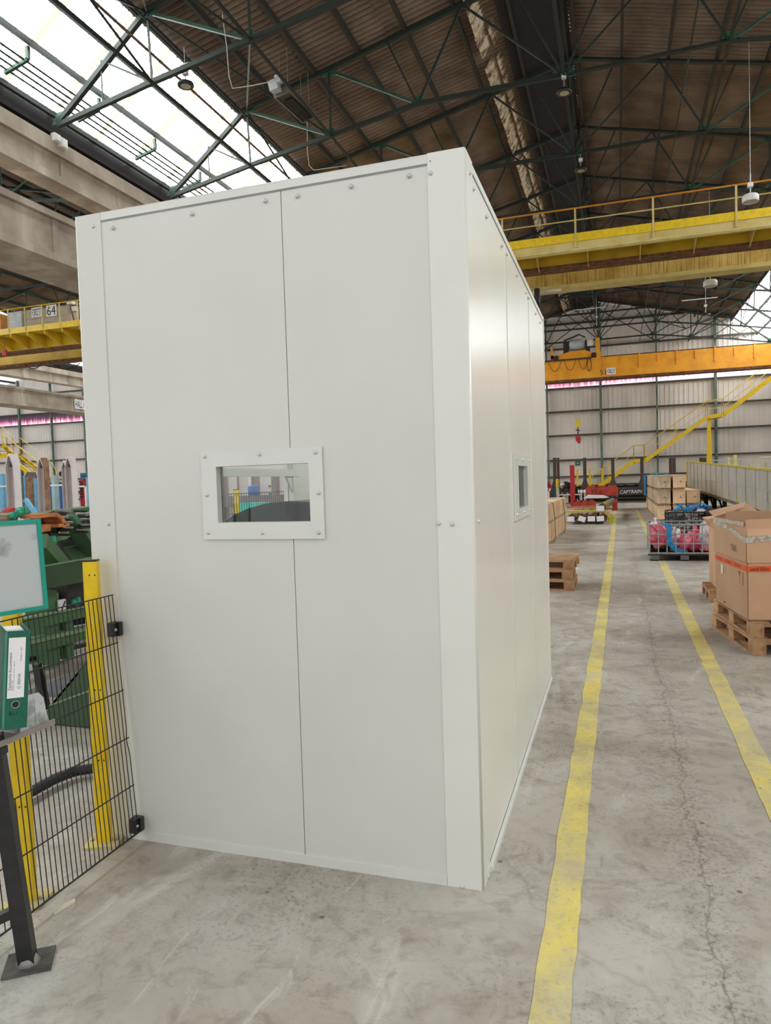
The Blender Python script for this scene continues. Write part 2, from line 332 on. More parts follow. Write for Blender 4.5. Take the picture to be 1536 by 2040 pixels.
# ------------------------------------------------------------------ mesh helpers
class MB:
    def __init__(s): s.v = []; s.f = []; s.sm = []
    def add(s, vs, fs, smooth=False):
        o = len(s.v); s.v += [V(p) for p in vs]
        s.f += [tuple(i + o for i in f) for f in fs]; s.sm += [smooth] * len(fs); return s
    def box(s, x0, x1, y0, y1, z0, z1, M_=None):
        vs = [V((x, y, z)) for z in (z0, z1) for y in (y0, y1) for x in (x0, x1)]
        if M_: vs = [M_ @ p for p in vs]
        return s.add(vs, [(0, 2, 3, 1), (4, 5, 7, 6), (0, 1, 5, 4), (2, 6, 7, 3), (0, 4, 6, 2), (1, 3, 7, 5)])
    def cbox(s, c, d, M_=None):
        return s.box(c[0] - d[0] / 2, c[0] + d[0] / 2, c[1] - d[1] / 2, c[1] + d[1] / 2, c[2] - d[2] / 2, c[2] + d[2] / 2, M_)
    def beam(s, a, b, w, h, up=(0, 0, 1)):
        a = V(a); b = V(b); d = (b - a).normalized(); up = V(up)
        x = d.cross(up)
        if x.length < 1e-4: x = d.cross(V((0, 1, 0)))
        x.normalize(); z = x.cross(d)
        vs = []
        for p in (a, b):
            for sx, sz in ((-1, -1), (1, -1), (1, 1), (-1, 1)): vs.append(p + x * sx * w / 2 + z * sz * h / 2)
        return s.add(vs, [(0, 1, 2, 3), (7, 6, 5, 4), (0, 4, 5, 1), (1, 5, 6, 2), (2, 6, 7, 3), (3, 7, 4, 0)])
    def angle(s, a, b, w, t=.012, up=(0, 0, 1)):
        # an L-shaped rolled angle
        a = V(a); b = V(b); d = (b - a).normalized(); up = V(up)
        x = d.cross(up)
        if x.length < 1e-4: x = d.cross(V((0, 1, 0)))
        x.normalize(); z = x.cross(d)
        prof = [(0, 0), (w, 0), (w, t), (t, t), (t, w), (0, w)]
        vs = [p + x * (u - w / 3) + z * (v_ - w / 3) for p in (a, b) for u, v_ in prof]
        n = 6
        return s.add(vs, [tuple(range(n)), tuple(range(2 * n - 1, n - 1, -1))] + [(i, i + n, (i + 1) % n + n, (i + 1) % n) for i in range(n)])
    def tube(s, pts, r, n=8, cap=True):
        pts = [V(p) for p in pts]; rings = []
        prev = None
        for i, p in enumerate(pts):
            d = (pts[min(i + 1, len(pts) - 1)] - pts[max(i - 1, 0)]).normalized()
            x = d.cross(V((0, 0, 1)))
            if x.length < 1e-3: x = d.cross(V((0, 1, 0)))
            x.normalize()
            if prev and x.dot(prev) < 0: x = -x
            prev = x; z = x.cross(d)
            rr = r[i] if isinstance(r, (list, tuple)) else r
            rings.append([p + (x * math.cos(t) + z * math.sin(t)) * rr for t in [2 * PI * k / n for k in range(n)]])
        vs = [q for g in rings for q in g]; fs = []
        for i in range(len(rings) - 1):
            for k in range(n):
                a = i * n + k; b = i * n + (k + 1) % n
                fs.append((a, b, b + n, a + n))
        s.add(vs, fs, n > 6)
        if cap:
            o = len(s.v) - len(vs)
            s.f += [tuple(o + k for k in reversed(range(n))), tuple(o + len(vs) - n + k for k in range(n))]; s.sm += [False] * 2
        return s
    def lathe(s, c, prof, n=16, axis=(0, 0, 1)):
        # prof: (radius, height along axis)
        c = V(c); a = V(axis).normalized(); x = a.orthogonal().normalized(); y = a.cross(x)
        vs = []; fs = []
        for r, h in prof:
            for k in range(n):
                t = 2 * PI * k / n; vs.append(c + a * h + (x * math.cos(t) + y * math.sin(t)) * max(r, 1e-4))
        for i in range(len(prof) - 1):
            for k in range(n):
                p = i * n + k; q = i * n + (k + 1) % n; fs.append((p, q, q + n, p + n))
        s.add(vs, fs, True)
        o = len(s.v) - len(vs)
        s.f += [tuple(o + k for k in reversed(range(n))), tuple(o + len(vs) - n + k for k in range(n))]; s.sm += [False] * 2
        return s
    def prism(s, poly, d, M_=None):
        # polygon (list of 3-d points) extruded by vector d
        d = V(d); p = [V(q) for q in poly]; n = len(p)
        vs = p + [q + d for q in p]
        if M_: vs = [M_ @ q for q in vs]
        return s.add(vs, [tuple(reversed(range(n))), tuple(range(n, 2 * n))] + [(i, (i + 1) % n, (i + 1) % n + n, i + n) for i in range(n)])
    def rectring(s, X, Z, HX, HZ, place):
        # rectangle minus rectangular hole, as up to four boxes; place(x0,x1,z0,z1) adds the box
        x0, x1 = X; z0, z1 = Z
        if HX is None or HX[0] >= x1 or HX[1] <= x0: place(x0, x1, z0, z1); return s
        hx0, hx1 = max(HX[0], x0), min(HX[1], x1); hz0, hz1 = max(HZ[0], z0), min(HZ[1], z1)
        if hx0 > x0: place(x0, hx0, z0, z1)
        if hx1 < x1: place(hx1, x1, z0, z1)
        if hz0 > z0: place(hx0, hx1, z0, hz0)
        if hz1 < z1: place(hx0, hx1, hz1, z1)
        return s
    def mesh(s, name, m, org=None):
        me = bpy.data.meshes.new(name)
        org = org or V((0, 0, 0))
        me.from_pydata([tuple(p - org) for p in s.v], [], s.f)
        me.polygons.foreach_set('use_smooth', s.sm)
        me.materials.append(m)
        bm = bmesh.new(); bm.from_mesh(me); bmesh.ops.recalc_face_normals(bm, faces=bm.faces); bm.to_mesh(me); bm.free()
        me.update()
        return me
ORG = {}
KIDS = {}
def lab(o, label=None, cat=None, group=None, kind=None):
    if label: o['label'] = label
    if cat: o['category'] = cat
    if group: o['group'] = group
    if kind: o['kind'] = kind
    return o
def thing(name, label, cat, loc=(0, 0, 0), rz=0, group=None, local=False):
    o = bpy.data.objects.new(name, None); COL.objects.link(o)
    o.empty_display_size = .2
    o.location = loc; o.rotation_euler = (0, 0, rz)
    ORG[o.name] = V((0, 0, 0)) if local else V(loc)
    return lab(o, label, cat, group)
def struct(name, mb=None, m=None):
    if mb is None:
        o = bpy.data.objects.new(name, None); COL.objects.link(o)
    else:
        o = bpy.data.objects.new(name, mb.mesh(name, m)); COL.objects.link(o)
    ORG[o.name] = V((0, 0, 0)); o['kind'] = 'structure'
    return o
def obj(name, mb, m, parent=None, label=None):
    if parent is None:
        xs = [p.x for p in mb.v]; ys = [p.y for p in mb.v]; zs = [p.z for p in mb.v]
        org = V(((min(xs) + max(xs)) / 2, (min(ys) + max(ys)) / 2, min(zs)))
        o = bpy.data.objects.new(name, mb.mesh(name, m, org)); COL.objects.link(o); o.location = org
        ORG[o.name] = org
    else:
        org = ORG[parent.name]
        o = bpy.data.objects.new(name, mb.mesh(name, m, org)); COL.objects.link(o); o.parent = parent
        ORG[o.name] = org; KIDS.setdefault(parent.name, []).append(o)
    if label: o['label'] = label
    return o
def inst(name, me, M_, parent):
    o = bpy.data.objects.new(name, me); COL.objects.link(o)
    o.matrix_local = M_; o.parent = parent; ORG[o.name] = ORG[parent.name]
    KIDS.setdefault(parent.name, []).append(o)
    return o
def copy_tree(o, loc=None, rz=None, label=None, group=None, parent=None):
    c = o.copy(); COL.objects.link(c)
    if parent: c.parent = parent; KIDS.setdefault(parent.name, []).append(c)
    for ch in list(KIDS.get(o.name, [])): copy_tree(ch, parent=c)
    if loc is not None: c.location = loc
    if rz is not None: c.rotation_euler = (0, 0, rz)
    if label: c['label'] = label
    if group: c['group'] = group
    ORG[c.name] = ORG[o.name]
    return c
def lettering(body, c, right, up, wid, hei, m, parent, name='lettering', thick=.002):
    """flat lettering centred at c, wid x hei metres, right/up its axes"""
    cu = bpy.data.curves.new('t', 'FONT'); cu.body = body; cu.size = 1; cu.extrude = 0; cu.resolution_u = 3
    t = bpy.data.objects.new('t', cu); COL.objects.link(t)
    dg = bpy.context.evaluated_depsgraph_get(); dg.update()
    me = bpy.data.meshes.new_from_object(t.evaluated_get(dg))
    bpy.data.objects.remove(t); bpy.data.curves.remove(cu)
    xs = [v.co.x for v in me.vertices]; ys = [v.co.y for v in me.vertices]
    x0, x1, y0, y1 = min(xs), max(xs), min(ys), max(ys)
    R_ = V(right).normalized(); U_ = V(up).normalized(); nrm = R_.cross(U_)
    org = ORG[parent.name]
    for v in me.vertices:
        a = ((v.co.x - x0) / (x1 - x0) - .5) * wid; b = ((v.co.y - y0) / (y1 - y0) - .5) * hei
        v.co = V(c) + R_ * a + U_ * b + nrm * thick - org
    me.name = name; me.materials.clear(); me.materials.append(m)
    o = bpy.data.objects.new(name, me); COL.objects.link(o); o.parent = parent; ORG[o.name] = org; KIDS.setdefault(parent.name, []).append(o)
    return o
def RZ(a, c=(0, 0, 0)): return Matrix.Translation(V(c)) @ Matrix.Rotation(a, 4, 'Z')

# ================================================================== THE HALL
Z0 = 1.6                       # heights measured from eye level are given as Z0 + h
WALLY = 50.0
YS = -7.6                      # the hall is open behind this line
XC = -0.95                     # ridge of the main bay
PITCHX = 21.2
RIDGE, KNEE, EAVE = 13.1, 11.2, 9.55
UK, UE = 8.1, 10.3
fl = MB().box(-56, 11.2, YS, WALLY + .4, -.2, 0)
floor = struct('floor', fl, floor_m)
def line_strip(pts, wd, name, m):
    mb = MB(); rnd = random.Random(len(pts) + int(wd * 1000)); L = []; R = []
    for (xa, ya), (xb, yb) in zip(pts, pts[1:]):
        n = max(2, int((yb - ya) / .12)) if abs(yb - ya) > abs(xb - xa) else max(2, int(abs(xb - xa) / .12))
        for i in range(n + (1 if (xb, yb) == pts[-1] else 0)):
            t = i / n; j1 = rnd.uniform(-.006, .006); j2 = rnd.uniform(-.006, .006)
            x = xa + (xb - xa) * t; y = ya + (yb - ya) * t
            if abs(yb - ya) > abs(xb - xa): L.append((x - wd / 2 + j1, y)); R.append((x + wd / 2 + j2, y))
            else: L.append((x, y - wd / 2 + j1)); R.append((x, y + wd / 2 + j2))
    n = len(L); vs = [(x, y, .003) for x, y in L] + [(x, y, .003) for x, y in R] + [(x, y, -.001) for x, y in L] + [(x, y, -.001) for x, y in R]
    fs = []
    for i in range(n - 1):
        fs += [(i, n + i, n + i + 1, i + 1), (i, i + 1, 2 * n + i + 1, 2 * n + i), (n + i, 3 * n + i, 3 * n + i + 1, n + i + 1)]
    mb.add(vs, fs)
    return obj(name, mb, m, floor)
line_strip([(-.215, .3), (-.215, 3.), (-.19, 7), (-.145, 14), (-.10, 23), (-.06, 36)], .118, 'painted_line', yellow_line_m)['label'] = 'worn yellow floor line beside the white booth'
line_strip([(.69, .3), (.71, 5), (.73, 9), (.76, 13.6), (.83, 34)], .125, 'painted_line', yellow_line_m)['label'] = 'worn yellow floor line under the cage and past the cardboard box'
line_strip([(-1.7, 17.0), (-.24, 17.0)], .09, 'painted_line', white_line_m)['label'] = 'thin white cross line'

# ---- corrugated sheet meshes (local: x down the slope from 0 to length, y along the hall)
def corr(length, width, pitch, amp, name, m, th=.012, seg=4, step=0, prof=None):
    mb = MB(); n = int(round(width / pitch)) * seg
    vs = []
    for i in range(n + 1):
        y = width * i / n
        h = (prof[i % seg] if prof else math.sin(2 * PI * i / seg)) * amp + (step * ((i // (seg * 5)) % 2))
        for x in (0, length): vs.append((x, y, h))
    fs = [(2 * i, 2 * i + 1, 2 * i + 3, 2 * i + 2) for i in range(n)]
    mb.add(vs, fs, prof is None)
    return mb.mesh(name, m)
sl = math.atan2(RIDGE - KNEE, UK); SL = UK / math.cos(sl)
rows = 4; rl = SL / rows
sheet_me = corr(rl + .12, 4.0, 4.0 / 24, .052, 'roof_sheet', roof_m, seg=6, step=.014, prof=(-1, -.9, -.1, 1, .9, -.1))
t2 = math.atan2(KNEE - EAVE, UE - UK); SL2 = (UE - UK) / math.cos(t2)
sky_me = corr(SL2, 1.0, 1.0 / 6, .022, 'skylight_sheet', skylight_m)
sky4_me = corr(SL2, 4.0, 1.0 / 6, .022, 'skylight_sheet', skylight_m, seg=2)
ceils = []
for b in range(3):
    xc = XC - PITCHX * b
    ce = struct('ceiling'); ceils.append(ce)
    for side in (-1, 1):
        if b == 2 and side == -1: continue
        for k in range(15):
            y0 = YS + 4 * k; sy = 1.0
            if y0 + 4 > WALLY: sy = (WALLY - y0) / 4
            if sy <= 0: continue
            for r in range(rows):
                u = rl * r * math.cos(sl); z = RIDGE - rl * r * math.sin(sl)
                lift = .02 * (rows - r)
                R_ = Matrix.Rotation(0 if side > 0 else PI, 4, 'Z') @ Matrix.Rotation(sl, 4, 'Y')
                if side > 0: M_ = Matrix.Translation((xc + u, y0, z + lift)) @ R_ @ Matrix.Scale(sy, 4, (0, 1, 0))
                else: M_ = Matrix.Translation((xc - u, y0 + 4 * sy, z + lift)) @ R_ @ Matrix.Scale(sy, 4, (0, 1, 0))
                inst('roof_sheet', sheet_me, M_, ce)
            one = (b == 0 and side == -1)
            for q in range(4 if one else 1):
                ww = sy * (1.0 if one else 1.0); yy = y0 + (q * 1.0 * sy if one else 0); span = (1.0 if one else 4.0) * sy
                R2 = Matrix.Rotation(0 if side > 0 else PI, 4, 'Z') @ Matrix.Rotation(t2, 4, 'Y')
                if side > 0: M_ = Matrix.Translation((xc + UK, yy, KNEE)) @ R2 @ Matrix.Scale(sy, 4, (0, 1, 0))
                else: M_ = Matrix.Translation((xc - UK, yy + span, KNEE)) @ R2 @ Matrix.Scale(sy, 4, (0, 1, 0))
                inst('skylight_sheet', sky_me if one else sky4_me, M_, ce)
    # purlins
    def zroof(u): return RIDGE - (RIDGE - KNEE) * u / UK if u <= UK else KNEE - (KNEE - EAVE) * (u - UK) / (UE - UK)
    for side in (-1, 1):
        for u in (.12, 1.27, 2.42, 3.57, 4.72, 5.87, 7.02, 8.0):
            obj('purlin', MB().box(xc + side * u - .035, xc + side * u + .035, YS, WALLY - .02, zroof(u) - .2, zroof(u) - .04), purlin_m, ce)
        for u in (8.75, 9.45, 10.2):
            obj('skylight_purlin', MB().box(xc + side * u - .04, xc + side * u + .04, YS, WALLY - .02, zroof(u) - .13, zroof(u) - .03), dgreen_m, ce)
ce = ceils[0]
# broken timber closure along the raised ridge strip, and the strip itself
rnd = random.Random(3)
y = YS; i = 0
while y < WALLY - .6:
    L = rnd.uniform(.42, .62)
    xx = -3.02 + rnd.uniform(-.02, .02)
    if rnd.random() < .95:
        obj('ridge_board', MB().prism([(xx - .10, y, 12.40 - rnd.uniform(0, .05)), (xx + .14, y, 12.78), (xx + .17, y, 12.77), (xx - .06, y, 12.38)], (0, L - .05, 0)), boards_m, ce)
    if rnd.random() < .85:
        obj('ridge_board', MB().prism([(xx + .2, y, 12.64), (xx + .42, y, 12.92), (xx + .45, y, 12.90), (xx + .23, y, 12.62)], (0, L - .03, 0)), boards_m, ce)
    y += L; i += 1
obj('ridge_soffit', MB().prism([(-2.5, YS, 12.66), (-.95, YS, 12.98), (-.95, YS, 12.94), (-2.5, YS, 12.62)], (0, WALLY - YS - .05, 0)), fascia_m, ce)
# longitudinal pipes under the roof
for x, z, r, m in ((-8.95, 10.55, .03, rib_m), (-8.72, 10.9, .022, dgreen_m), (1.6, 10.35, .02, dgreen_m)):
    obj('pipe', MB().tube([(x, YS, z), (x, WALLY - .1, z)], r, 6), m, ce)

# ---- roof trusses
TOPU = [0, 1.65, 3.3, 5.5, 7.75]
def ztop(u): return RIDGE - .235 * u - .24 if u <= 7.75 else None
BOT = {0: 10.34, 1.65: 10.36, 3.3: 10.36, 5.5: 10.02, 7.7: 9.68, 10.05: 9.26}
def make_truss(xc, y, main=True):
    t = thing('roof_truss', 'x', 'truss', (xc, y, 9.26))
    P = lambda s, u, z: V((xc + s * u, y, z))
    cm = dgreen_m
    for s in (-1, 1):
        obj('top_chord', MB().angle(P(s, 0, ztop(0)), P(s, 7.85, ztop(7.75)), .11, .03), cm, t)
        obj('skylight_rafter', MB().angle(P(s, 7.8, ztop(7.75)), P(s, 10.05, 9.3), .10, .03), cm, t)
        mb = MB(); us = [0, 3.3, 5.5, 7.7, 10.05]
        for a, b in zip(us, us[1:]): mb.angle(P(s, a, BOT[a]), P(s, b, BOT[b]), .09, .03)
        obj('bottom_chord', mb, cm, t)
        def st(a, b, w_=.05, m=cm): obj('strut', MB().angle(a, b, w_, .014, (0, 1, 0)), m, t)
        st(P(s, 5.5, ztop(5.5)), P(s, 5.5, BOT[5.5]))
        st(P(s, 7.75, ztop(7.75)), P(s, 5.5, BOT[5.5]), .06, green_m)
        st(P(s, 5.5, ztop(5.5)), P(s, 3.3, BOT[3.3]), .06, green_m)
        st(P(s, 7.75, ztop(7.75)), P(s, 7.7, BOT[7.7]))
        st(P(s, 3.3, BOT[3.3]), P(s, 2.2, ztop(2.2)))
        st(P(s, 3.3, BOT[3.3]), P(s, 4.0, ztop(4.0)), .04)
        st(P(s, 1.1, ztop(1.1)), P(s, 0, BOT[0]), .045)
        st(P(s, 2.2, ztop(2.2)), P(s, 0, BOT[0]), .045)
        st(P(s, 8.9, 10.35), P(s, 7.7, BOT[7.7]), .035)
        st(P(s, 8.9, 10.35), P(s, 8.9, BOT[7.7] - .21), .03)
        for u, z in ((7.7, ztop(7.75) - .02), (5.5, ztop(5.5) - .06), (3.3, BOT[3.3] + .06), (5.5, BOT[5.5] + .05), (9.95, 9.36)):
            h = .17 if u != 9.95 else .22
            obj('gusset_plate', MB().prism([P(s, u - h * 1.15, z - .06), P(s, u + h * 1.15, z - .06), P(s, u + h * .4, z + h * .8), P(s, u - h * .4, z + h * .8)], (0, .02, 0)), gusset_m, t)
    obj('king_post', MB().angle(V((xc, y, BOT[0])), V((xc, y, ztop(0))), .06, .016, (0, 1, 0)), cm, t)
    obj('gusset_plate', MB().box(xc - .22, xc + .22, y - .01, y + .01, BOT[0] - .05, BOT[0] + .14), gusset_m, t)
    return t
ORD = ['first', 'second', 'third', 'fourth', 'fifth', 'sixth', 'seventh', 'eighth', 'ninth', 'tenth', 'eleventh', 'twelfth', 'thirteenth']
tr0 = make_truss(XC, .4)
truss_y = [.4 + 4 * k for k in range(13)]
for k, y in enumerate(truss_y):
    o = tr0 if k == 0 else copy_tree(tr0, (XC, y, 9.26))
    o['label'] = ('dark green steel roof truss over the near end of the hall' if k == 0 else
                  f'dark green steel roof truss, the {ORD[k]} from the camera')
    o['group'] = 'green roof trusses of the main hall'
for k, y in enumerate(truss_y[3:8]):
    o = copy_tree(tr0, (XC - PITCHX, y, 9.26), label='green roof truss in the neighbouring bay, the ' + ORD[k] + ' glimpsed between the concrete beams', group='green roof trusses of the neighbouring bay')
# bracing between trusses
for k in range(12):
    ya = .4 + 4 * k; yb = ya + 4
    for s in (-1, 1):
        for q_, (a, b) in enumerate((((7.75, ztop(7.75)), (5.5, BOT[5.5])), ((7.75, ztop(7.75)), (7.7, BOT[7.7])))):
            if (k + q_) % 2 == 0 and k > 2: continue
            pa, pb = V((XC + s * a[0], ya, a[1])), V((XC + s * b[0], yb, b[1]))
            obj('brace_rod', MB().beam(pa, pb, .035, .035), dgreen_m, ce)
            if k > 3: continue
            pa, pb = V((XC + s * a[0], yb, a[1])), V((XC + s * b[0], ya, b[1]))
            obj('brace_rod', MB().beam(pa, pb, .035, .035), dgreen_m, ce)
    # lattice under the ridge, seen as the run of rods the lamps hang from
    obj('ridge_rail', MB().beam((XC, ya, BOT[0] + .02), (XC, yb, BOT[0] + .02), .07, .07), dgreen_m, ce)
    obj('brace_rod', MB().beam((XC, ya, BOT[0]), (XC, yb, ztop(0)), .035, .035), dgreen_m, ce)
for s, u in ((-1, 5.5), (1, 5.5), (1, 3.3), (-1, 7.7)):
    obj('long_tie', MB().beam((XC + s * u, YS, BOT[u]), (XC + s * u, WALLY - .1, BOT[u]), .05, .05), dgreen_m, ce)

# ---- cable rack slung under the skylight
def sky_pt(ratio, drop=0):
    # point of the left skylight plane seen in the direction x/z = ratio (eye at z = 1.6)
    s_ = (KNEE - EAVE) / (UE - UK)
    v_ = (-ratio * (KNEE - 1.6) + (XC - UK)) / (1 - ratio * s_) if False else 0
    lo, hi = 0.0, UE - UK
    for _ in range(40):
        mid = (lo + hi) / 2; x = XC - UK - mid; z = KNEE - s_ * mid - 1.6
        if x / z > ratio: lo = mid
        else: hi = mid
    return x, z + 1.6
xa, za = sky_pt(-1.225); xb, zb = sky_pt(-1.335)
cr = thing('cable_rack', 'rack of thin cable runs on stepped green brackets under the skylight', 'cable rack', (xa, 6, za))
for k in range(24):
    y = 7.2 + 1.95 * k
    if y > 49: break
    obj('bracket', MB().beam((xa, y, za - .1), (xa, y, za - .34), .06, .06).beam((xa, y, za - .34), (xb - .1, y, zb - .12), .06, .06), green_m, cr)
for q in range(4):
    t = .15 + .25 * q
    x = xa + (xb - .1 - xa) * t; z = za - .31 + (zb - .12 - za + .34) * t
    obj('cable', MB().tube([(x, 6.2, z), (x, 49, z)], .021, 5), dgreen_m, cr)

# ---- concrete beams on the column lines, gutters
def beam_run(xf, name_lab, group, segs, far=False):
    # xf: x of the face towards the camera, upper beam and lower beam
    for lvl, (zt, zlip, zb_, wd, nm) in enumerate(((Z0 + 7.53, Z0 + 7.22, Z0 + 6.65, .55, 'upper'), (Z0 + 6.12, Z0 + 5.98, Z0 + 5.07, 1.5, 'lower'))):
        xo = xf - (0 if lvl == 0 else .3)
        for (ya, yb, lab_) in segs:
            b_ = thing('concrete_beam', lab_.format(nm), 'beam', (xo - wd / 2, ya, zb_), group=group)
            obj('web', MB().box(xo - wd + .06, xo - .06, ya + .01, yb - .01, zb_ + .16, zlip), concrete_m, b_)
            obj('top_flange', MB().box(xo - wd, xo + .04, ya + .01, yb - .01, zlip, zt), concrete_m, b_)
            obj('bottom_flange', MB().box(xo - wd + .03, xo, ya + .01, yb - .01, zb_, zb_ + .16), concrete_m, b_)
            n = int((yb - ya) / 2.0)
            for j in range(n):
                yy = ya + .4 + 2.0 * j
                obj('stiffener_rib', MB().box(xo - .062, xo - .035, yy, yy + .16, zb_ + .16, zlip), concrete_m, b_)
segsA = [(YS, 4.4, '{} beige concrete beam of the near column line, outside the view'), (4.4, 16.4, '{} beige concrete beam slanting in at the left above the booth'),
         (16.4, 28.4, '{} concrete beam behind the booth, second along the near column line'), (28.4, 40.4, '{} concrete beam, third along the near column line'), (40.4, 49.9, '{} concrete beam of the near column line next to the end wall')]
beam_run(-11.3, '', 'concrete beams of the near column line', segsA)
segsB = [(YS, 16.4, '{} concrete beam of the far column line, nearest'), (16.4, 28.4, '{} concrete beam of the far column line, at its second bay'), (28.4, 40.4, '{} streaked concrete beam seen below the crane numbered 64'), (40.4, 49.9, '{} concrete beam of the far column line next to the end wall')]
beam_run(-32.35, '', 'concrete beams of the far column line', segsB)
for x, g, lb in ((-11.25, 'near', 'square concrete column of the near column line'), (-32.3, 'far', 'square concrete column of the far column line'), (9.55 + .8, 'right', 'square concrete column along the wall beyond the frame')):
    for k, y in enumerate((4.4, 16.4, 28.4, 40.4)):
        c = obj('concrete_column', MB().box(x - 1.35, x - .35, y - .3, y + .3, 0, Z0 + 5.07 - .02).box(x - .9, x - .3, y - .3, y + .3, Z0 + 5.0, Z0 + 5.05), concrete_m)
        lab(c, lb + ', ' + ORD[k] + ' from the camera', 'column', lb + 's')
for b, x in enumerate((XC - UE - .3, XC - UE - .3 - PITCHX)):
    g = obj('valley_gutter', MB().box(x - .45, x + .28, YS, WALLY - .05, Z0 + 7.62, Z0 + 7.7).box(x + .2, x + .28, YS, WALLY - .05, Z0 + 7.7, EAVE + .05).box(x - .45, x - .38, YS, WALLY - .05, Z0 + 7.7, EAVE + .05), fascia_m, ceils[b])
# hall sign on the far beam
p = onx((148, 782), -32.62)
hs_ = thing('hall_sign', 'white hall sign with dark letters on the far concrete beam by the booth edge', 'sign', tuple(p))
obj('sign_board', MB().box(p.x - .03, p.x, p.y, p.y + 1.1, 6.86, 7.46), paper_m, hs_)
lettering('HALL A6', (p.x + .004, p.y + .55, 7.16), (0, 1, 0), (0, 0, 1), 1.0, .46, mat('dark_blue_print', S(30, 40, 62), .6), hs_)
# junction boxes and a stub cable on the near beam
for px, sz in (((106, 276), .16), ((119, 287), .2)):
    p = onx(px, -11.3)
    j = thing('junction_box', 'small white junction box on the concrete beam, ' + ('the upper one' if sz < .18 else 'the lower one'), 'junction box', (p.x, p.y, p.z))
    obj('housing', MB().box(p.x, p.x + .12, p.y - sz / 2, p.y + sz / 2, p.z - sz / 2, p.z + sz / 2), white_m, j)
    obj('cover', MB().box(p.x + .12, p.x + .14, p.y - sz * .4, p.y + sz * .4, p.z - sz * .4, p.z + sz * .4), white_m, j)

# ---- walls
wb = struct('wall_back')
cols = [-0.91 + 3.5 * k for k in range(-15, 4)]
gz = [0, .95, 1.55, 2.68, 4.36, 5.97, 7.54, 8.5, 10.2, 11.85]
SHEETS = {}
def wall_panel(x0, x1, z0, z1, m, parent, name, ztopf=None):
    w_ = x1 - x0; n = max(6, int(w_ / .28)); mb = MB(); y = WALLY + .1
    for i in range(n):
        xa_ = x0 + w_ * i / n; xb_ = x0 + w_ * (i + 1) / n; xm = xa_ + (xb_ - xa_) * .72
        za_ = min(z1, ztopf(xa_)) if ztopf else z1; zb_ = min(z1, ztopf(xb_)) if ztopf else z1; zm = min(z1, ztopf(xm)) if ztopf else z1
        if min(za_, zb_) <= z0 + .02: continue
        mb.add([(xa_, y, z0), (xm, y, z0), (xm, y, zm), (xa_, y, za_)], [(0, 1, 2, 3)])
        mb.add([(xm, y, z0), (xm, y - .03, z0), (xm, y - .03, zm), (xm, y, zm)], [(0, 1, 2, 3)])
        mb.add([(xm, y - .03, z0), (xb_, y - .03, z0), (xb_, y - .03, zb_), (xm, y - .03, zm)], [(0, 1, 2, 3)])
        mb.add([(xb_, y - .03, z0), (xb_, y, z0), (xb_, y, zb_), (xb_, y - .03, zb_)], [(0, 1, 2, 3)])
    if mb.v: obj(name, mb, m, parent)
def ztopf(x):
    bst = 0
    for b in range(3):
        u = abs(x - (XC - PITCHX * b))
        if u <= UE + .35: bst = max(bst, (RIDGE - (RIDGE - KNEE) * u / UK if u <= UK else max(KNEE - (KNEE - EAVE) * (u - UK) / (UE - UK), Z0 + 7.6)) + .06)
    return bst or Z0 + 7.6
xs = [-56] + cols + [11.2]
for xa_, xb_ in zip(xs, xs[1:]):
    for za_, zb_ in zip(gz, gz[1:] + [13.4]):
        if za_ >= 7.5 and za_ < 8.4: continue
        wall_panel(xa_ + .01, xb_ - .01, za_ + .005, zb_ - .005, wallsheet_m, wb, 'cladding_panel', ztopf)
for xa_, xb_ in zip(xs, xs[1:]):
    wall_panel(xa_ + .01, xb_ - .01, 7.54, 8.5, pinksheet_m, wb, 'translucent_panel')
obj('outer_skin', MB().box(-56, 11.2, WALLY + .2, WALLY + .3, 0, Z0 + 7.5), wallsheet_m, wb)
for z in gz[1:]:
    for b in range(3):
        xc = XC - PITCHX * b; 
        if z <= 9.6: x0, x1 = xc - 10.6, xc + 10.6
        else:
            u = (RIDGE - z) / (RIDGE - KNEE) * UK if z > KNEE else UK + (KNEE - z) / (KNEE - EAVE) * (UE - UK)
            x0, x1 = xc - u, xc + u
        x0 = max(x0, -55.9)
        if x1 - x0 > 1:
            obj('wall_girt', MB().box(x0, x1, WALLY - .12, WALLY + .05, z - .05, z + .05), girt_m, wb)
for k, x in enumerate(cols):
    zt = ztopf(x) - .15
    big = (k % 2 == 1)
    wv = .16 if big else .11
    obj('wall_post', MB().box(x - wv / 2, x + wv / 2, WALLY - .3, WALLY - .27, 0, zt).box(x - wv / 2, x + wv / 2, WALLY - .15, WALLY - .12, 0, zt).box(x - .012, x + .012, WALLY - .27, WALLY - .15, 0, zt), column_m, wb)
# end-wall bracing
def wbr(a, b, w_=.06): obj('wall_brace', MB().beam((a[0], WALLY - .36, a[1]), (b[0], WALLY - .36, b[1]), w_, .05), girt_m, wb)
for s in (-1, 1):
    X = lambda u: XC + s * u
    wbr((X(.1), 12.5), (X(3.5), 10.2)); wbr((X(3.5), 10.2), (X(7.0), 11.3)); wbr((X(0), 11.85), (X(5.0), 11.85), .04)
    wbr((X(3.5), 10.2), (X(8.4), 9.9), .07); wbr((X(1.8), 11.35), (X(2.6), 12.1), .04); wbr((X(5.3), 10.8), (X(4.6), 11.7), .04); wbr((X(7.0), 11.3), (X(8.8), 9.9), .04)
    wbr((X(7.0), 10.2), (X(8.1), 10.9), .04); wbr((X(3.5), 11.5), (X(5.3), 10.8), .04)
wr = struct('wall_right', MB().box(11.0, 11.2, YS, WALLY, 0, Z0 + 8.4), wallsheet_m)
for k in range(14):
    obj('wall_post', MB().box(10.8, 11.0, YS + .5 + 4.2 * k, YS + .66 + 4.2 * k, 0, Z0 + 8.2), column_m, wr)
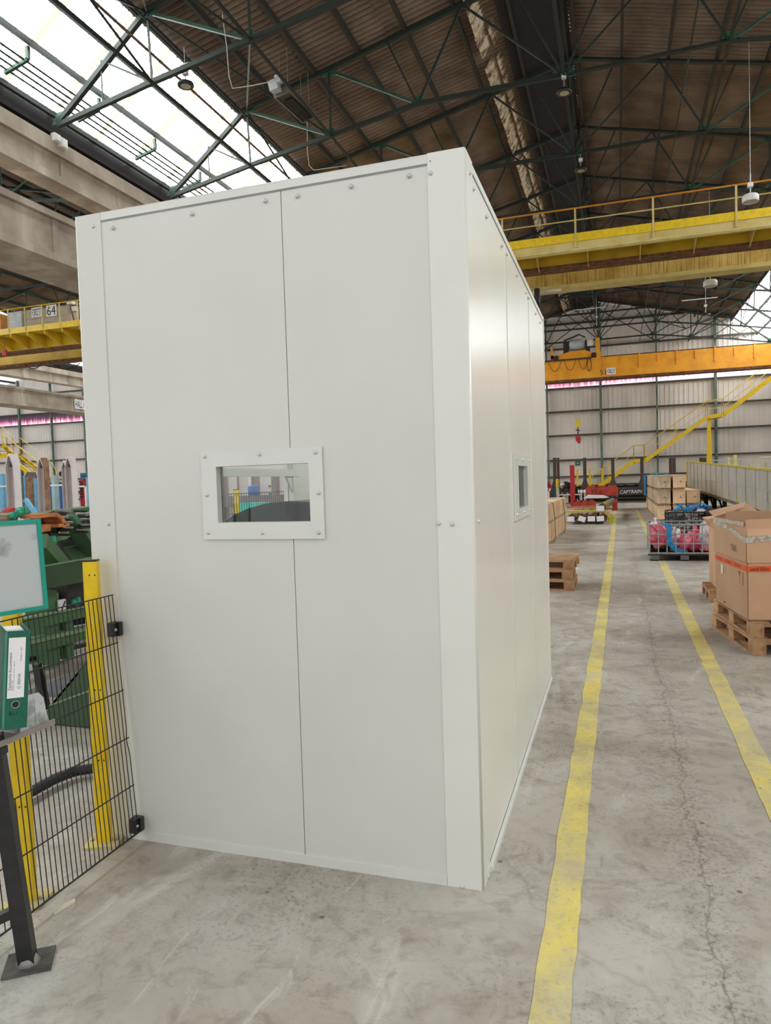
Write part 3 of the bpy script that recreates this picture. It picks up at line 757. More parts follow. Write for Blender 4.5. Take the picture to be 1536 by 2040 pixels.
wl = struct('wall_left', MB().box(-56.2, -56, YS, WALLY, 0, Z0 + 8.4), wallsheet_m)

# ================================================================== THE WHITE BOOTH
BX0, BX1, BY0, BY1, BH = -2.292, -.518, 2.66, 5.67, 2.83
bo = thing('enclosure_booth', 'tall glossy white panelled metal booth with two small windows', 'booth', ((BX0 + BX1) / 2, BY0, 0))
T = .05
SEAM = -1.274
FW_ = ((-1.62, -1.19), (1.447, 1.686))
def screw(c, axis, name='screw', parent=bo):
    mb = MB().lathe(V(c) - V(axis) * .002, [(.0095, 0), (.0095, .003), (.0065, .004), (.0065, .008), (.003, .0095)], 10, axis)
    obj(name, mb, screw_m, parent)
for (x0, x1, lb) in ((BX0 + .11, SEAM - .0018, None), (SEAM + .0018, -.62, None)):
    mb = MB(); mb.rectring((x0, x1), (.04, 2.80), (FW_[0][0] - .0035, FW_[0][1] + .0035), (FW_[1][0] - .0035, FW_[1][1] + .0035), lambda a, b, c, d: mb.box(a, b, BY0 + .004, BY0 + T, c, d))
    obj('wall_panel', mb, booth_front_m, bo)
obj('panel_joint', MB().box(SEAM - .004, SEAM + .004, BY0 + .009, BY0 + T - .004, .04, FW_[1][0] - .002).box(SEAM - .004, SEAM + .004, BY0 + .009, BY0 + T - .004, FW_[1][1] + .002, 2.8), seal_m, bo)
# corner posts: angle covers
def corner_profile(xo, sx, xin, ylen, r=.009):
    # bent sheet angle: front leg to xin, side leg ylen deep, rounded outer corner at xo
    p = [(xin, BY0)]
    for k in range(7):
        t = PI / 2 * k / 6
        p.append((xo - sx * r + sx * r * math.sin(t), BY0 + r - r * math.cos(t)))
    p += [(xo, BY0 + ylen), (xo - sx * .0035, BY0 + ylen), (xo - sx * .0035, BY0 + .0095), (xo - sx * .0095, BY0 + .0035), (xin, BY0 + .0035)]
    return [(x, y, 0) for x, y in p]
def corner_post(xo, sx, xin, ylen, m, h):
    mb = MB().prism(corner_profile(xo, sx, xin, ylen), (0, 0, h))
    for i in range(2, len(mb.f)): mb.sm[i] = 1 < i - 2 + 1 < 8
    return obj('corner_post', mb, m, bo)
corner_post(BX1 + .0035, 1, -.66, .14, booth_m, BH + .003)
corner_post(BX0 - .0035, -1, -2.155, .14, booth_front_m, BH)
obj('corner_post', MB().box(BX1 - .01, BX1 + .0035, BY1 - .04, BY1, 0, BH).box(BX1 - .12, BX1, BY1 - .004, BY1, 0, BH), booth_m, bo)
obj('top_trim', MB().box(-2.154, -.661, BY0 + .0005, BY0 + .0035, 2.796, 2.829).box(-2.154, -.661, BY0, BY0 + .05, 2.826, 2.83), trim_m, bo)
obj('trim_shadow_gap', MB().box(-2.154, -.661, BY0 + .002, BY0 + .0045, 2.789, 2.796), seal_m, bo)
obj('base_trim', MB().box(-2.154, -.661, BY0 - .001, BY0 + .0035, 0, .042), trim_m, bo)
for a, b in ((BY0 + .13, 3.688), (3.692, 4.666), (4.67, BY1 - .03)):
    mb = MB(); mb.rectring((a, b), (.03, 2.80), (3.93, 4.36), (1.42, 1.674), lambda p, q, c, d: mb.box(BX1 - T, BX1 - .002, p, q, c, d))
    obj('wall_panel', mb, booth_m, bo)
for y in (3.69, 4.668):
    obj('panel_joint', MB().box(BX1 - .004, BX1 + .0012, y - .0045, y + .0045, .03, 2.79), trim_m, bo)
obj('top_trim', MB().box(BX1 - .003, BX1 + .001, BY0 + .14, BY1 - .04, 2.80, 2.83), trim_m, bo)
obj('trim_shadow_gap', MB().box(BX1 - .003, BX1 + .0008, BY0 + .14, BY1 - .04, 2.792, 2.80), seal_m, bo)
obj('base_rail', MB().box(BX1, BX1 + .012, BY0 + .14, BY1, 0, .022).box(BX1, BX1 + .004, BY0 + .14, BY1, .022, .03), trim_m, bo)
for y in (BY0 + .055, 3.68, 4.66, BY1 - .06):
    obj('roof_beam', MB().box(BX0 + .06, BX1 - .06, y, y + .05, BH - .1, BH - .03), booth_front_m, bo)
# left side wall with a big opening towards the machine; upper part closed
LW = (3.52, 4.66); LWZ = (.9, 1.665)
mb = MB(); mb.rectring((BY0 + .05, BY1), (0, 2.79), LW, LWZ, lambda p, q, c, d: mb.box(BX0, BX0 + .04, p, q, c, d))
obj('wall_panel', mb, booth_m, bo)
obj('opening_frame', MB().box(BX0 + .035, BX0 + .08, LW[0] - .06, LW[0], LWZ[0], 2.5).box(BX0 + .035, BX0 + .08, LW[1], LW[1] + .09, LWZ[0], 2.5).box(BX0 + .035, BX0 + .085, LW[0] - .06, LW[1] + .09, LWZ[1] - .005, LWZ[1] + .045), trim_m, bo)
obj('corner_bracket', MB().prism([(BX0 + .06, LW[1], LWZ[1]), (BX0 + .06, LW[1] - .1, LWZ[1]), (BX0 + .06, LW[1], LWZ[1] - .12)], (.012, 0, 0)), trim_m, bo)
# framed windows
def front_window(X, Z, HX, HZ, y):
    f = None; mb = MB(); mb.rectring(X, Z, HX, HZ, lambda a, b, c, d: mb.box(a, b, y - .006, y + .001, c, d))
    f = obj('window_frame', mb, trim_m, bo)
    obj('reveal', MB().box(HX[0] - .003, HX[0], y, y + T, HZ[0], HZ[1]).box(HX[1], HX[1] + .003, y, y + T, HZ[0], HZ[1]).box(HX[0], HX[1], y, y + T, HZ[0] - .003, HZ[0]).box(HX[0], HX[1], y, y + T, HZ[1], HZ[1] + .003), trim_m, f)
    obj('glass_pane', MB().box(HX[0], HX[1], y + .03, y + .034, HZ[0], HZ[1]), glass_m, f)
    return f
f = front_window((-1.693, -1.13), (1.376, 1.751), FW_[0], FW_[1], BY0)
for px in ((408, 909), (517, 905), (629, 901), (413, 986), (635, 982), (415, 1061), (523, 1061), (635, 1061)):
    screw(ony(px, BY0 - .006), (0, -1, 0), parent=f)
mb = MB(); mb.rectring((3.79, 4.46), (1.368, 1.728), (3.94, 4.35), (1.428, 1.666), lambda p, q, c, d: mb.box(BX1 - .001, BX1 + .008, p, q, c, d))
f = obj('window_frame', mb, trim_m, bo)
obj('glass_pane', MB().box(BX1 - .02, BX1 - .016, 3.94, 4.35, 1.428, 1.666), glass_m, f)
obj('reveal', MB().box(BX1 - T, BX1, 3.936, 3.94, 1.428, 1.666).box(BX1 - T, BX1, 4.35, 4.354, 1.428, 1.666).box(BX1 - T, BX1, 3.94, 4.35, 1.424, 1.428).box(BX1 - T, BX1, 3.94, 4.35, 1.666, 1.67), trim_m, f)
for y in (3.84, 4.13, 4.41):
    for z in (1.40, 1.70): screw((BX1 + .008, y, z), (1, 0, 0), parent=f)
for px in ((186, 451), (225, 454), (382, 426), (528, 400), (592, 390), (699, 371), (815, 350), (858, 345), (217, 1044), (874, 1043), (901, 1044), (921, 1766)):
    screw(ony(px, BY0), (0, -1, 0))
for px in ((935, 345), (943, 377), (970, 432), (1000, 490), (1009, 507), (1030, 549), (1048, 583), (1053, 594), (1067, 625), (1076, 643), (953, 1039), (972, 1746)):
    p = onx(px, BX1 + .003)
    if p.y < BY1: screw(p, (1, 0, 0))
obj('bolt_hole', MB().lathe(ony((857, 321), BY0) + V((0, .0005, 0)), [(.0035, 0), (.0035, .0008)], 8, (0, -1, 0)), seal_m, bo)

# machine cover standing inside the booth, seen through the front window
hc = thing('machine_housing', 'low dark grey-green domed housing inside the booth behind the window', 'machine housing', (-1.6, 4.1, 0))
mb = MB(); prof = []
for k in range(13):
    a = PI * k / 12; prof.append((-1.72 - .50 * math.cos(a), 3.55, 1.25 + .26 * math.sin(a)))
prof = [(-2.22, 3.55, 0)] + prof + [(-1.22, 3.55, 0)]
mb.prism(prof, (0, 1.05, 0)); obj('shell', mb, cover_m, hc)
obj('side_lid', MB().box(-1.21, -.75, 3.6, 4.5, 0, 1.44).prism([(-1.21, 3.6, 1.44), (-.75, 3.6, 1.44), (-1.0, 3.6, 1.52)], (0, .9, 0)), mdark_m, hc)
obj('hinge', MB().box(-1.71, -1.66, 3.5, 3.56, 1.44, 1.5).box(-1.69, -1.66, 3.52, 3.56, 1.36, 1.46), darkmetal_m, hc)
obj('cap', MB().lathe((-1.06, 3.75, 1.44), [(.05, 0), (.07, .02), (.07, .08), (.04, .12)], 12), blackrub_m, hc)

# ================================================================== FENCE, POSTS AND STAND AT THE LEFT
fe = thing('mesh_fence', 'black welded wire mesh fence panel clamped to the booth corner', 'fence', (-2.1, 2.2, 0))
FX = -2.095
LEAN = .075
def fp(y, z): return V((FX - LEAN * (z - .05) - .0, y + .02 * (z - .6) * 0, z))
WZ = [.045, .262, .478, .695, .912, 1.128]
y_hi = 2.645
nW = 0
yy = y_hi
while yy > 1.40:
    top = 1.128 if yy > 2.21 else (.912 if False else (1.128 if yy < 1.0 else 1.128))
    if 1.80 < yy < 2.14: top = .478 if yy < 2.02 else (.695 if yy < 2.06 else 1.128)
    pts = [fp(yy, .045), fp(yy, top)]
    if nW == 0:
        pts = [fp(yy, .045), fp(yy - .0, .40), fp(yy - .012, .47), fp(yy - .004, .52), fp(yy, 1.128)]
    obj('wire', MB().tube(pts, .0021, 6), wire_m, fe)
    yy -= .0255; nW += 1
for z in WZ:
    ya_ = 1.40 if z <= .5 else (2.03 if z < .75 else 1.40)
    obj('cross_wire', MB().tube([fp(ya_, z) + V((.004, 0, 0)), fp(y_hi, z) + V((.004, 0, 0))], .0028 if z > .06 else .004, 6), wire_m, fe)
for z in (.975, .085):
    c = fp(2.632, z)
    k = obj('clamp', MB().cbox(c, (.034, .05, .062)).cbox(c + V((.022, .012, 0)), (.012, .024, .062)), black_m, fe)
    obj('clamp_bolt', MB().lathe(c + V((.017, -.012, 0)), [(.008, 0), (.008, .005), (.004, .008)], 8, (1, -.3, 0)), steel_m, k)
def yellow_post(x, y, h, lb, rz=.35):
    t = thing('fence_post', lb, 'post', (x, y, 0), rz, 'yellow fence posts', local=True)
    obj('post_tube', MB().box(-.03, .03, -.02, .02, .01, h), yellow_m, t)
    obj('end_cap', MB().box(-.031, .031, -.021, .021, h, h + .008), black_m, t)
    obj('base_plate', MB().box(-.075, .075, -.065, .065, 0, .01), mat('dusty_yellow_plate', S(206, 190, 110), .7, c2=S(186, 176, 140), ns=20), t)
    for z in (h - .06, h * .55, h * .3):
        for dx in (-.002, .022):
            obj('bolt_hole', MB().lathe((dx, -.0205, z), [(.0035, 0), (.0035, .001)], 8, (0, -1, 0)), ink_m, t)
    for sx in (-1, 1):
        obj('anchor_bolt', MB().lathe((sx * .055, 0, .01), [(.009, 0), (.009, .007), (.005, .012)], 8), galv_m, t)
    return t
yellow_post(-2.245, 2.60, 1.285, 'yellow steel fence post in front of the booth corner')
yellow_post(-2.225, 2.135, 1.285, 'yellow steel fence post behind the green ring binder', .3)

# black stand
st = thing('document_stand', 'black steel stand carrying a shelf, its foot plate bolted to the floor', 'stand', (-1.915, 1.83, 0))
pa = V((-1.925, 1.835, .008)); pb = V((-1.985, 1.80, .80))
obj('stand_post', MB().beam(pa, pb, .05, .05, (1, .6, 0)), black_m, st)
cpl = V((-1.925, 1.84, .004))
obj('foot_plate', MB().cbox((0, 0, 0), (.15, .125, .01), Matrix.Translation(cpl + V((0, 0, .002))) @ Matrix.Rotation(.62, 4, 'Z')), mat('dusty_black_plate', S(96, 92, 88), .75, c2=S(70, 68, 66), ns=20), st)
obj('weld_patch', MB().lathe(pa + V((0, 0, 0)), [(.042, 0), (.03, .02), (.02, .03)], 8), mat('grey_weld', S(150, 146, 140), .6), st)
SH = .775
e0 = onz((107, 1437), SH); e1 = onz((-60, 1507), SH)
dsh = (e1 - e0).normalized(); nsh = V((-dsh.y, dsh.x, 0))
if nsh.dot(V((-1, 1, 0))) < 0: nsh = -nsh
obj('shelf', MB().prism([e0, e1, e1 + nsh * .26, e0 + nsh * .26], (0, 0, -.012)), mat('grey_shelf_top', S(120, 112, 106), .5), st)
obj('shelf_lip', MB().beam(e0 - nsh * .004, e1 - nsh * .004, .006, .02), shelf_m, st)
obj('bracket', MB().beam(pb + V((0, 0, -.06)), V((pb.x, pb.y, SH - .012)), .09, .03), black_m, st)
# second leg, seen at the picture's edge
obj('stand_post', MB().beam((-2.05, 1.73, .0), (-2.05, 1.72, .76), .045, .045, (1, .6, 0)).beam((-2.05, 1.73, .16), (-1.94, 1.82, .2), .03, .03), black_m, st)

# whiteboard on the stand
d18 = V((math.sin(math.radians(19)), math.cos(math.radians(19)), 0))
nb = V((d18.y, -d18.x, 0))
TR = onx((76, 1038), -1.955); BR = onx((91, 1209), -1.955)
upb = (TR - BR).normalized(); Hb = (TR - BR).length; Wb = .46
wbd = thing('whiteboard', 'turquoise-framed whiteboard hanging over the fence, cut by the left edge of the picture', 'whiteboard', tuple(BR))
obj('board', MB().prism([TR, BR, BR - d18 * Wb, TR - d18 * Wb], -nb * .008), board_m, wbd)
for a, b in ((TR, BR), (TR, TR - d18 * Wb), (BR, BR - d18 * Wb), (TR - d18 * Wb, BR - d18 * Wb)):
    dd = (b - a).normalized() * .006
    obj('frame_strip', MB().beam(a - dd, b + dd, .014, .012, tuple(nb)), teal_m, wbd)
pL = BR - d18 * .085 + upb * .012 + nb * .003
lettering('ISO A3', pL, d18, upb, .035, .004, mat('faint_grey_print', S(170, 176, 180), .5), wbd)
obj('hanger', MB().beam((pb.x, pb.y, SH), tuple(BR - d18 * .25 - nb * .02 + V((0, 0, .1))), .03, .012), black_m, wbd)

# green ring binder
phi = math.radians(53); br_ = V((math.cos(phi), math.sin(phi), 0)); bn = V((math.sin(phi), -math.cos(phi), 0)); tl = math.radians(4.6)
bu = V((0, 0, 1)) * math.cos(tl) + br_ * math.sin(tl); brr = br_ * math.cos(tl) - V((0, 0, 1)) * math.sin(tl)
dist = 2.33; dv = ray((29, 1452)); bc = CAM + dv * (dist / dv.dot(FW))
bc.z = max(bc.z, SH + .008)
BWd, BHt, BDp = .073, .322, .20
bi = thing('ring_binder', 'green lever-arch binder with a white spine label, standing on the shelf', 'binder', tuple(bc))
def bp_(a, b, c=0): return bc + brr * a + bu * b + bn * c
def slab(a0, a1, b0, b1, c0, c1):
    vs = [bp_(a, b, c) for c in (c0, c1) for b in (b0, b1) for a in (a0, a1)]
    return MB().add(vs, [(0, 2, 3, 1), (4, 5, 7, 6), (0, 1, 5, 4), (2, 6, 7, 3), (0, 4, 6, 2), (1, 3, 7, 5)])
obj('spine', slab(-BWd / 2, BWd / 2, 0, BHt, -.003, 0), binder_m, bi)
obj('cover', slab(-BWd / 2, -BWd / 2 + .003, 0, BHt, -BDp, -.003), binder_m, bi)
obj('cover', slab(BWd / 2 - .003, BWd / 2, 0, BHt, -BDp, -.003), binder_m, bi)
obj('rubbed_edge', slab(-BWd / 2 - .0008, -BWd / 2 + .006, .002, BHt - .002, -.002, .0008), binderedge_m, bi)
obj('page_block', slab(-BWd / 2 + .006, BWd / 2 - .006, .012, BHt - .012, -BDp + .01, -.012), paper_m, bi)
lbz0, lbz1 = .102, .300; lx0, lx1 = -.026, .024
lb_ = obj('spine_label', slab(lx0, lx1, lbz0, lbz1, .0003, .0009), paper_m, bi)
def on_label(txt, ax, z0, z1, hh, m):
    c = bp_(ax, (z0 + z1) / 2, .0012)
    return lettering(txt, c, bu, -brr, z1 - z0, hh, m, lb_, thick=.0)
on_label('Technische documentatie', -.0195, .128, .252, .0085, ink_m)
on_label('Breda 1120', -.0125, .128, .160, .004, ink_m)
on_label('project Zaag- en boorstraat magazijn', -.0075, .128, .222, .0035, ink_m)
on_label('REINA', .008, .146, .182, .0085, inkg_m)
on_label('Koningin nr. 4000', .012, .222, .268, .0045, ink_m)
mb = MB(); cc = bp_(.008, .136, .0012)
for k in range(16):
    a0, a1 = 2 * PI * k / 16, 2 * PI * (k + 1) / 16
    q = lambda a, r: cc + brr * math.cos(a) * r + bu * math.sin(a) * r
    mb.add([q(a0, .0034), q(a1, .0034), q(a1, .0046), q(a0, .0046)], [(0, 1, 2, 3)])
obj('round_emblem', mb, inkg_m, lb_)
obj('finger_ring', MB().lathe(bp_(0, .08, -.001), [(.0125, 0), (.0125, .002), (.0105, .002), (.0105, 0)], 24, tuple(bn)), steel_m, bi)
obj('finger_hole', MB().lathe(bp_(0, .08, -.001), [(.0105, 0), (.0105, .0014)], 24, tuple(bn)), ink_m, bi)
lettering('Rc 1', bp_(-.006, .052, .0006), brr, bu, .024, .010, ink_m, bi)

# cloudy acrylic holder beside the binder
ac = thing('acrylic_holder', 'scuffed clear acrylic brochure holder beside the green binder', 'holder', tuple(e0 + nsh * .05))
o_ = e0 + dsh * .008 + nsh * .012
prof = [(0, 0), (-.012, .05), (-.022, .11), (-.045, .135), (-.10, .145), (-.10, 0)]
obj('side_plate', MB().prism([o_ - dsh * a + V((0, 0, b)) for a, b in [(0, 0), (-.012, .045), (-.020, .095), (-.040, .118), (-.115, .125), (-.125, 0)]], nsh * .004), acryl_m, ac)
obj('back_plate', MB().prism([o_ + nsh * .10 - dsh * a + V((0, 0, b)) for a, b in [(0, 0), (-.020, .11), (-.115, .125), (-.125, 0)]], nsh * .004), acryl_m, ac)
obj('divider', MB().prism([o_ + dsh * .06, o_ + dsh * .06 + V((0, 0, .10)), o_ + dsh * .06 + nsh * .10 + V((0, 0, .10)), o_ + dsh * .06 + nsh * .10], dsh * .003), acryl_m, ac)
obj('base_strip', MB().prism([o_, o_ + dsh * .125, o_ + dsh * .125 + nsh * .11, o_ + nsh * .11], (0, 0, .004)), acryl_m, ac)

# hose and scrap on the floor
hp = [onz(p, .045) for p in ((-60, 1640), (20, 1600), (60, 1578), (110, 1551), (150, 1536), (200, 1528), (240, 1530))]
hs = []
for i in range(len(hp) - 1):
    for k in range(10): hs.append(hp[i].lerp(hp[i + 1], k / 10))
mb = MB(); mb.tube(hs, [.026 + (.004 if i % 2 else 0) for i in range(len(hs))], 10)
lab(obj('corrugated_hose', mb, hose_m), 'black corrugated hose lying on the floor behind the fence', 'hose')
p0, p1 = onz((108, 1824), 0), onz((150, 1798), 0)
lab(obj('plastic_strip', MB().prism([p0, p1, p1 + V((-.012, .012, .006)), p0.lerp(p1, .5) + V((-.01, .012, .012)), p0 + V((-.016, .01, .003))], (0, 0, .003)), litter_m), 'small pale plastic strip on the floor in front of the mesh fence', 'litter')
p0 = onz((1512, 1569), 0)
lab(obj('paper_scrap', MB().prism([p0 + V((-.012, 0, .001)), p0 + V((.016, .01, .001)), p0 + V((.01, -.02, .008))], (0, 0, .002)), paper_m), 'torn scrap of white paper by the yellow line on the right', 'litter')

# ================================================================== GREEN CHAIN CONVEYOR BEHIND THE FENCE
MX = -4.7
mc = thing('chain_conveyor', 'green steel chain conveyor machine with turquoise motors behind the mesh fence', 'machine', (MX, 6, 0))
def quadx(name, pts, X, th, m, parent=mc):
    ps = [onx(p, X) for p in pts]
    return obj(name, MB().prism(ps, (-th, 0, 0)), m, parent)
quadx('trough_side', [(60, 1134), (186, 1112), (190, 1155), (64, 1178)], MX, .03, mdark_m)
quadx('trough_lip', [(60, 1132), (186, 1110), (186, 1112), (60, 1134.4)], MX + .01, .05, mlight_m)
quadx('inner_plate', [(108, 1094), (178, 1083), (184, 1112), (132, 1122)], MX - .5, .02, machine_m)
quadx('lower_rail', [(30, 1242), (190, 1206), (192, 1224), (30, 1262)], MX - .1, .12, machine_m)
quadx('base_beam', [(30, 1292), (192, 1252), (192, 1268), (30, 1312)], MX - .1, .10, machine_m)
quadx('rail_edge', [(30, 1284), (192, 1245), (192, 1252), (30, 1292)], MX - .08, .14, mlight_m)
quadx('rail_edge', [(30, 1236), (190, 1203), (190, 1206), (30, 1240)], MX - .08, .14, mlight_m)
quadx('foot_rail', [(30, 1318), (192, 1277), (192, 1283), (30, 1326)], MX - .3, .06, darkmetal_m)
for a, b in ((92, 104), (104, 113), (128, 142)):
    pa_ = onx((a, 1178), MX - .15); pb_ = onx((b, 1178), MX - .15)
    obj('upright', MB().box(MX - .4, MX - .15, pa_.y, pb_.y, .05, pa_.z), machine_m, mc)
pa_ = onx((115, 1181), MX - .2); obj('sight_plate', MB().box(MX - .24, MX - .2, pa_.y, pa_.y + .13, pa_.z - .25, pa_.z), mat('pale_dusty_plate', S(190, 182, 170), .6), mc)
for px in ((118, 1209), (149, 1207)):
    q = onx(px, MX - .12); pl = obj('warning_plate', MB().box(MX - .14, MX - .12, q.y, q.y + .09, q.z - .06, q.z + .06), paper_m, mc)
    obj('warning_mark', MB().beam(q + V((.003, .02, -.04)), q + V((.003, .07, .04)), .006, .012, (1, 0, 0)), ink_m, pl)
# sloping box-section arms with chain
def arm(px0, px1, X, wv, m, name='arm'):
    a = onx(px0, X); b = onx(px1, X - .25)
    return obj(name, MB().beam(a, b, .16, wv), m, mc)
arm((144, 1034), (184, 1100), MX - .25, .12, machine_m)
arm((147, 1030), (188, 1096), MX - .28, .02, mlight_m, 'arm_flange')
arm((74, 1078), (120, 1130), MX - .05, .13, machine_m)
arm((82, 1066), (128, 1122), MX - .2, .05, chain_m, 'chain_bed')
for k in range(16):
    t = k / 15; p = onx((84 + 44 * t, 1062 + 57 * t), MX - .18 - .25 * t)
    obj('chain_link', MB().cbox(p, (.07, .028, .022)), chain_m, mc)
obj('arm_head', MB().lathe(onx((143, 1038), MX - .2), [(.04, 0), (.055, .02), (.055, .14), (.03, .16)], 12, (-1, 0, 0)), mdark_m, mc)
# sprocket packs: rows of chain strands
for (xa_, xb_, ya_, yb_) in ((112, 139, 1022, 1066), (148, 181, 1016, 1060)):
    a = onx((xa_, ya_), MX - .2); b = onx((xb_, yb_), MX - .2)
    drum = obj('sprocket_drum', MB().lathe(((MX - .45), a.y, (a.z + b.z) / 2), [(.07, 0), (abs(a.z - b.z) / 2, .02), (abs(a.z - b.z) / 2, b.y - a.y), (.07, b.y - a.y + .02)], 18, (0, 1, 0)), chain_m, mc)
    for k in range(9):
        z = a.z + (b.z - a.z) * (k + .5) / 9
        obj('chain_strand', MB().tube([(MX - .12 - .10 * abs(k - 4) / 4, a.y + .02, z), (MX - .12 - .10 * abs(k - 4) / 4, b.y - .02, z - .01)], .011, 6), galv_m if k % 2 else chain_m, mc)
def motor(px, X, s):
    p = onx(px, X)
    mb = MB().lathe(p + V((0, -s * .9, 0)), [(s * .3, 0), (s * .45, .02), (s * .45, s * 1.0), (s * .3, s * 1.1), (s * .3, s * 1.5)], 10, (0, 1, 0))
    mb.cbox(p + V((0, s * .1, s * .32)), (s * .6, s * .7, s * .5))
    m_ = obj('motor', mb, motor_m, mc)
    obj('cooling_fin', MB().cbox(p + V((.0, -s * .35, 0)), (s * .98, s * .04, s * .98)).cbox(p + V((.0, -s * .2, 0)), (s * .98, s * .04, s * .98)), motor_m, m_)
motor((46, 1021), MX - .25, .085); motor((29, 1027), MX - .25, .06); motor((100, 1080), MX - .1, .09); motor((152, 1198), MX - .1, .07)
gp = [onx(p, MX - .15) for p in ((58, 1029), (80, 1026), (96, 1026), (106, 1032), (113, 1044))]
mb = MB()
for a, b in zip(gp, gp[1:]): mb.beam(a, b, .2, .035)
obj('curved_guard', mb, rustor_m, mc)
obj('guard_tip', MB().cbox(gp[-1] + V((0, -.02, -.01)), (.2, .14, .03)), rustor_m, mc)
q = onx((80, 1052), MX - .1); obj('guard_stub', MB().cbox(q, (.12, .12, .06)), rustor_m, mc)
for a, b, r, m in (((-20, 1037), (28, 1031), .045, mat('dull_roller', S(150, 132, 112), .5, .4)), ((72, 1040), (98, 1036), .045, mat('brown_red_roller', S(110, 70, 60), .5)), ((70, 1049), (96, 1046), .025, galv_m)):
    pa_, pb_ = onx(a, MX - .3), onx(b, MX - .3)
    obj('roller', MB().tube([pa_, pb_], r, 10), m, mc)
quadx('top_rail', [(-30, 1032), (22, 1021), (22, 1028), (-30, 1042)], MX - .6, .15, machine_m)
quadx('top_rail', [(86, 1022), (190, 1008), (190, 1018), (92, 1026)], MX - 1.0, .2, machine_m)
quadx('bay_shade_sheet', [(76, 1040), (182, 1030), (184, 1100), (90, 1110)], MX - .9, .05, blackrub_m)  # black sheet standing in for the shade inside the machine
quadx('bay_shade_sheet', [(96, 1160), (186, 1150), (186, 1240), (60, 1262)], MX - .9, .05, blackrub_m)  # black sheet standing in for the shade below the trough
quadx('small_cover', [(110, 1070), (131, 1067), (136, 1073), (114, 1078)], MX - .3, .25, mlight_m)
quadx('cross_bar', [(114, 1075), (150, 1068), (150, 1074), (116, 1081)], MX - .45, .1, machine_m)
q = onx((135, 1190), MX - .1)
obj('gearbox', MB().box(MX - .5, MX - .1, q.y, q.y + .45, q.z - .12, q.z + .14), darkmetal_m, mc)
for yy in (4.2, 6.4, 8.2):
    obj('machine_leg', MB().box(MX - .9, MX - .6, yy, yy + .15, 0, 1.2), machine_m, mc)
# hopper
hp_ = [ony(p, 3.85) for p in ((84, 1443), (100, 1405), (183, 1304), (210, 1272), (216, 1450), (169, 1457))]
ho = thing('swarf_hopper', 'dark green wedge-shaped steel hopper standing on the floor behind the fence', 'hopper', (hp_[4].x, 3.9, 0))
hp_[0].z = hp_[5].z = .03; hp_[4].z = .03
obj('side_plate', MB().prism(hp_, (0, .02, 0)), mdark_m, ho)
obj('side_plate', MB().prism([p + V((-.1, .7, 0)) for p in hp_], (0, .02, 0)), mdark_m, ho)
obj('sloping_plate', MB().prism([hp_[1], hp_[3], hp_[3] + V((-.1, .7, 0)), hp_[1] + V((-.1, .7, 0))], (0, 0, -.02)), mdark_m, ho)
obj('bottom_plate', MB().prism([hp_[0], hp_[4], hp_[4] + V((-.1, .7, 0)), hp_[0] + V((-.1, .7, 0))], (0, 0, -.02)), mdark_m, ho)
a, b = hp_[1], ony((200, 1368), 3.85)
obj('fold_line', MB().beam(a + V((0, -.004, 0)), b + V((0, -.004, 0)), .006, .012), mlight_m, ho)
a, b = onx((73, 1322), -4.0), onx((90, 1372), -4.0)
lab(obj('black_prop', MB().beam(a, V((b.x, b.y, .02)), .05, .04), black_m), 'slanting black steel prop between the conveyor and the hopper', 'prop')
a = onz((118, 1372), .02)
lab(obj('drain_grate', MB().cbox(a + V((0, .1, .0)), (.35, .5, .04)), mat('ribbed_grey_mat', S(110, 112, 116), .7), None), 'ribbed grey floor mat by the hopper', 'mat')

# ================================================================== BAR RACK UPRIGHTS AND STORES BEYOND
def upright(px, ytop, Y, wpx, lb, m=post_grey_m, side=None, group='folded steel rack uprights'):
    top = ony((px, ytop), Y); pxm = FPX / (V((top.x, top.y, 0)).dot(V((FW.x, FW.y, 0))) )
    wd = wpx / pxm
    t = thing('rack_upright', lb, 'upright', (top.x, Y, 0), .42, group, local=True)
    h = top.z; sh = wd * .95
    # bent plate: two flanges joined by a pointed cap
    obj('flange', MB().box(-wd * .55, -wd * .53, -wd * .5, wd * .45, 0, h - sh), m, t)
    obj('flange', MB().box(-wd * .02, 0, -wd * .5, wd * .45, 0, h - sh), m, t)
    obj('web', MB().box(-wd * .53, -wd * .02, wd * .3, wd * .33, 0, h - sh), m, t)
    cap = [(-wd * .55, -wd * .5, h - sh), (-wd * .36, -wd * .5, h - .02), (-wd * .28, -wd * .5, h), (-wd * .2, -wd * .5, h - .02), (0, -wd * .5, h - sh), (-wd * .03, -wd * .5, h - sh), (-wd * .22, -wd * .5, h - .045), (-wd * .28, -wd * .5, h - .03), (-wd * .34, -wd * .5, h - .045), (-wd * .52, -wd * .5, h - sh)]
    obj('folded_cap', MB().prism(cap, (0, wd * .95, 0)), m, t)
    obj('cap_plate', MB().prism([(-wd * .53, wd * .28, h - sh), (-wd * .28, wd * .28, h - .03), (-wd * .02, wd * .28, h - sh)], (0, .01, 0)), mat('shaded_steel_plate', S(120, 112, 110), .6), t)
    obj('face_plate', MB().box(0, wd * .5, -wd * .48, -wd * .46, 0, h - sh * .9).prism([(0, -wd * .48, h - sh * .9), (wd * .5, -wd * .48, h - sh * .9), (wd * .34, -wd * .48, h - .01), (-wd * .2, -wd * .48, h - .01)], (0, .02, 0)), side or m, t)
    obj('foot', MB().box(-wd * .7, wd * .6, -wd * .7, wd * .6, 0, .02), m, t)
    return t
upright(30, 904, 8.0, 27, 'tall grey folded-steel rack upright nearest the left edge')
upright(89, 911, 8.0, 22, 'tall rack upright with a rusty brown face, between two grey ones', side=post_brown_m)
upright(144, 909, 8.0, 22, 'tall grey folded-steel rack upright close to the booth corner')
upright(133, 917, 9.3, 16, 'grey rack upright half hidden behind the one close to the booth')
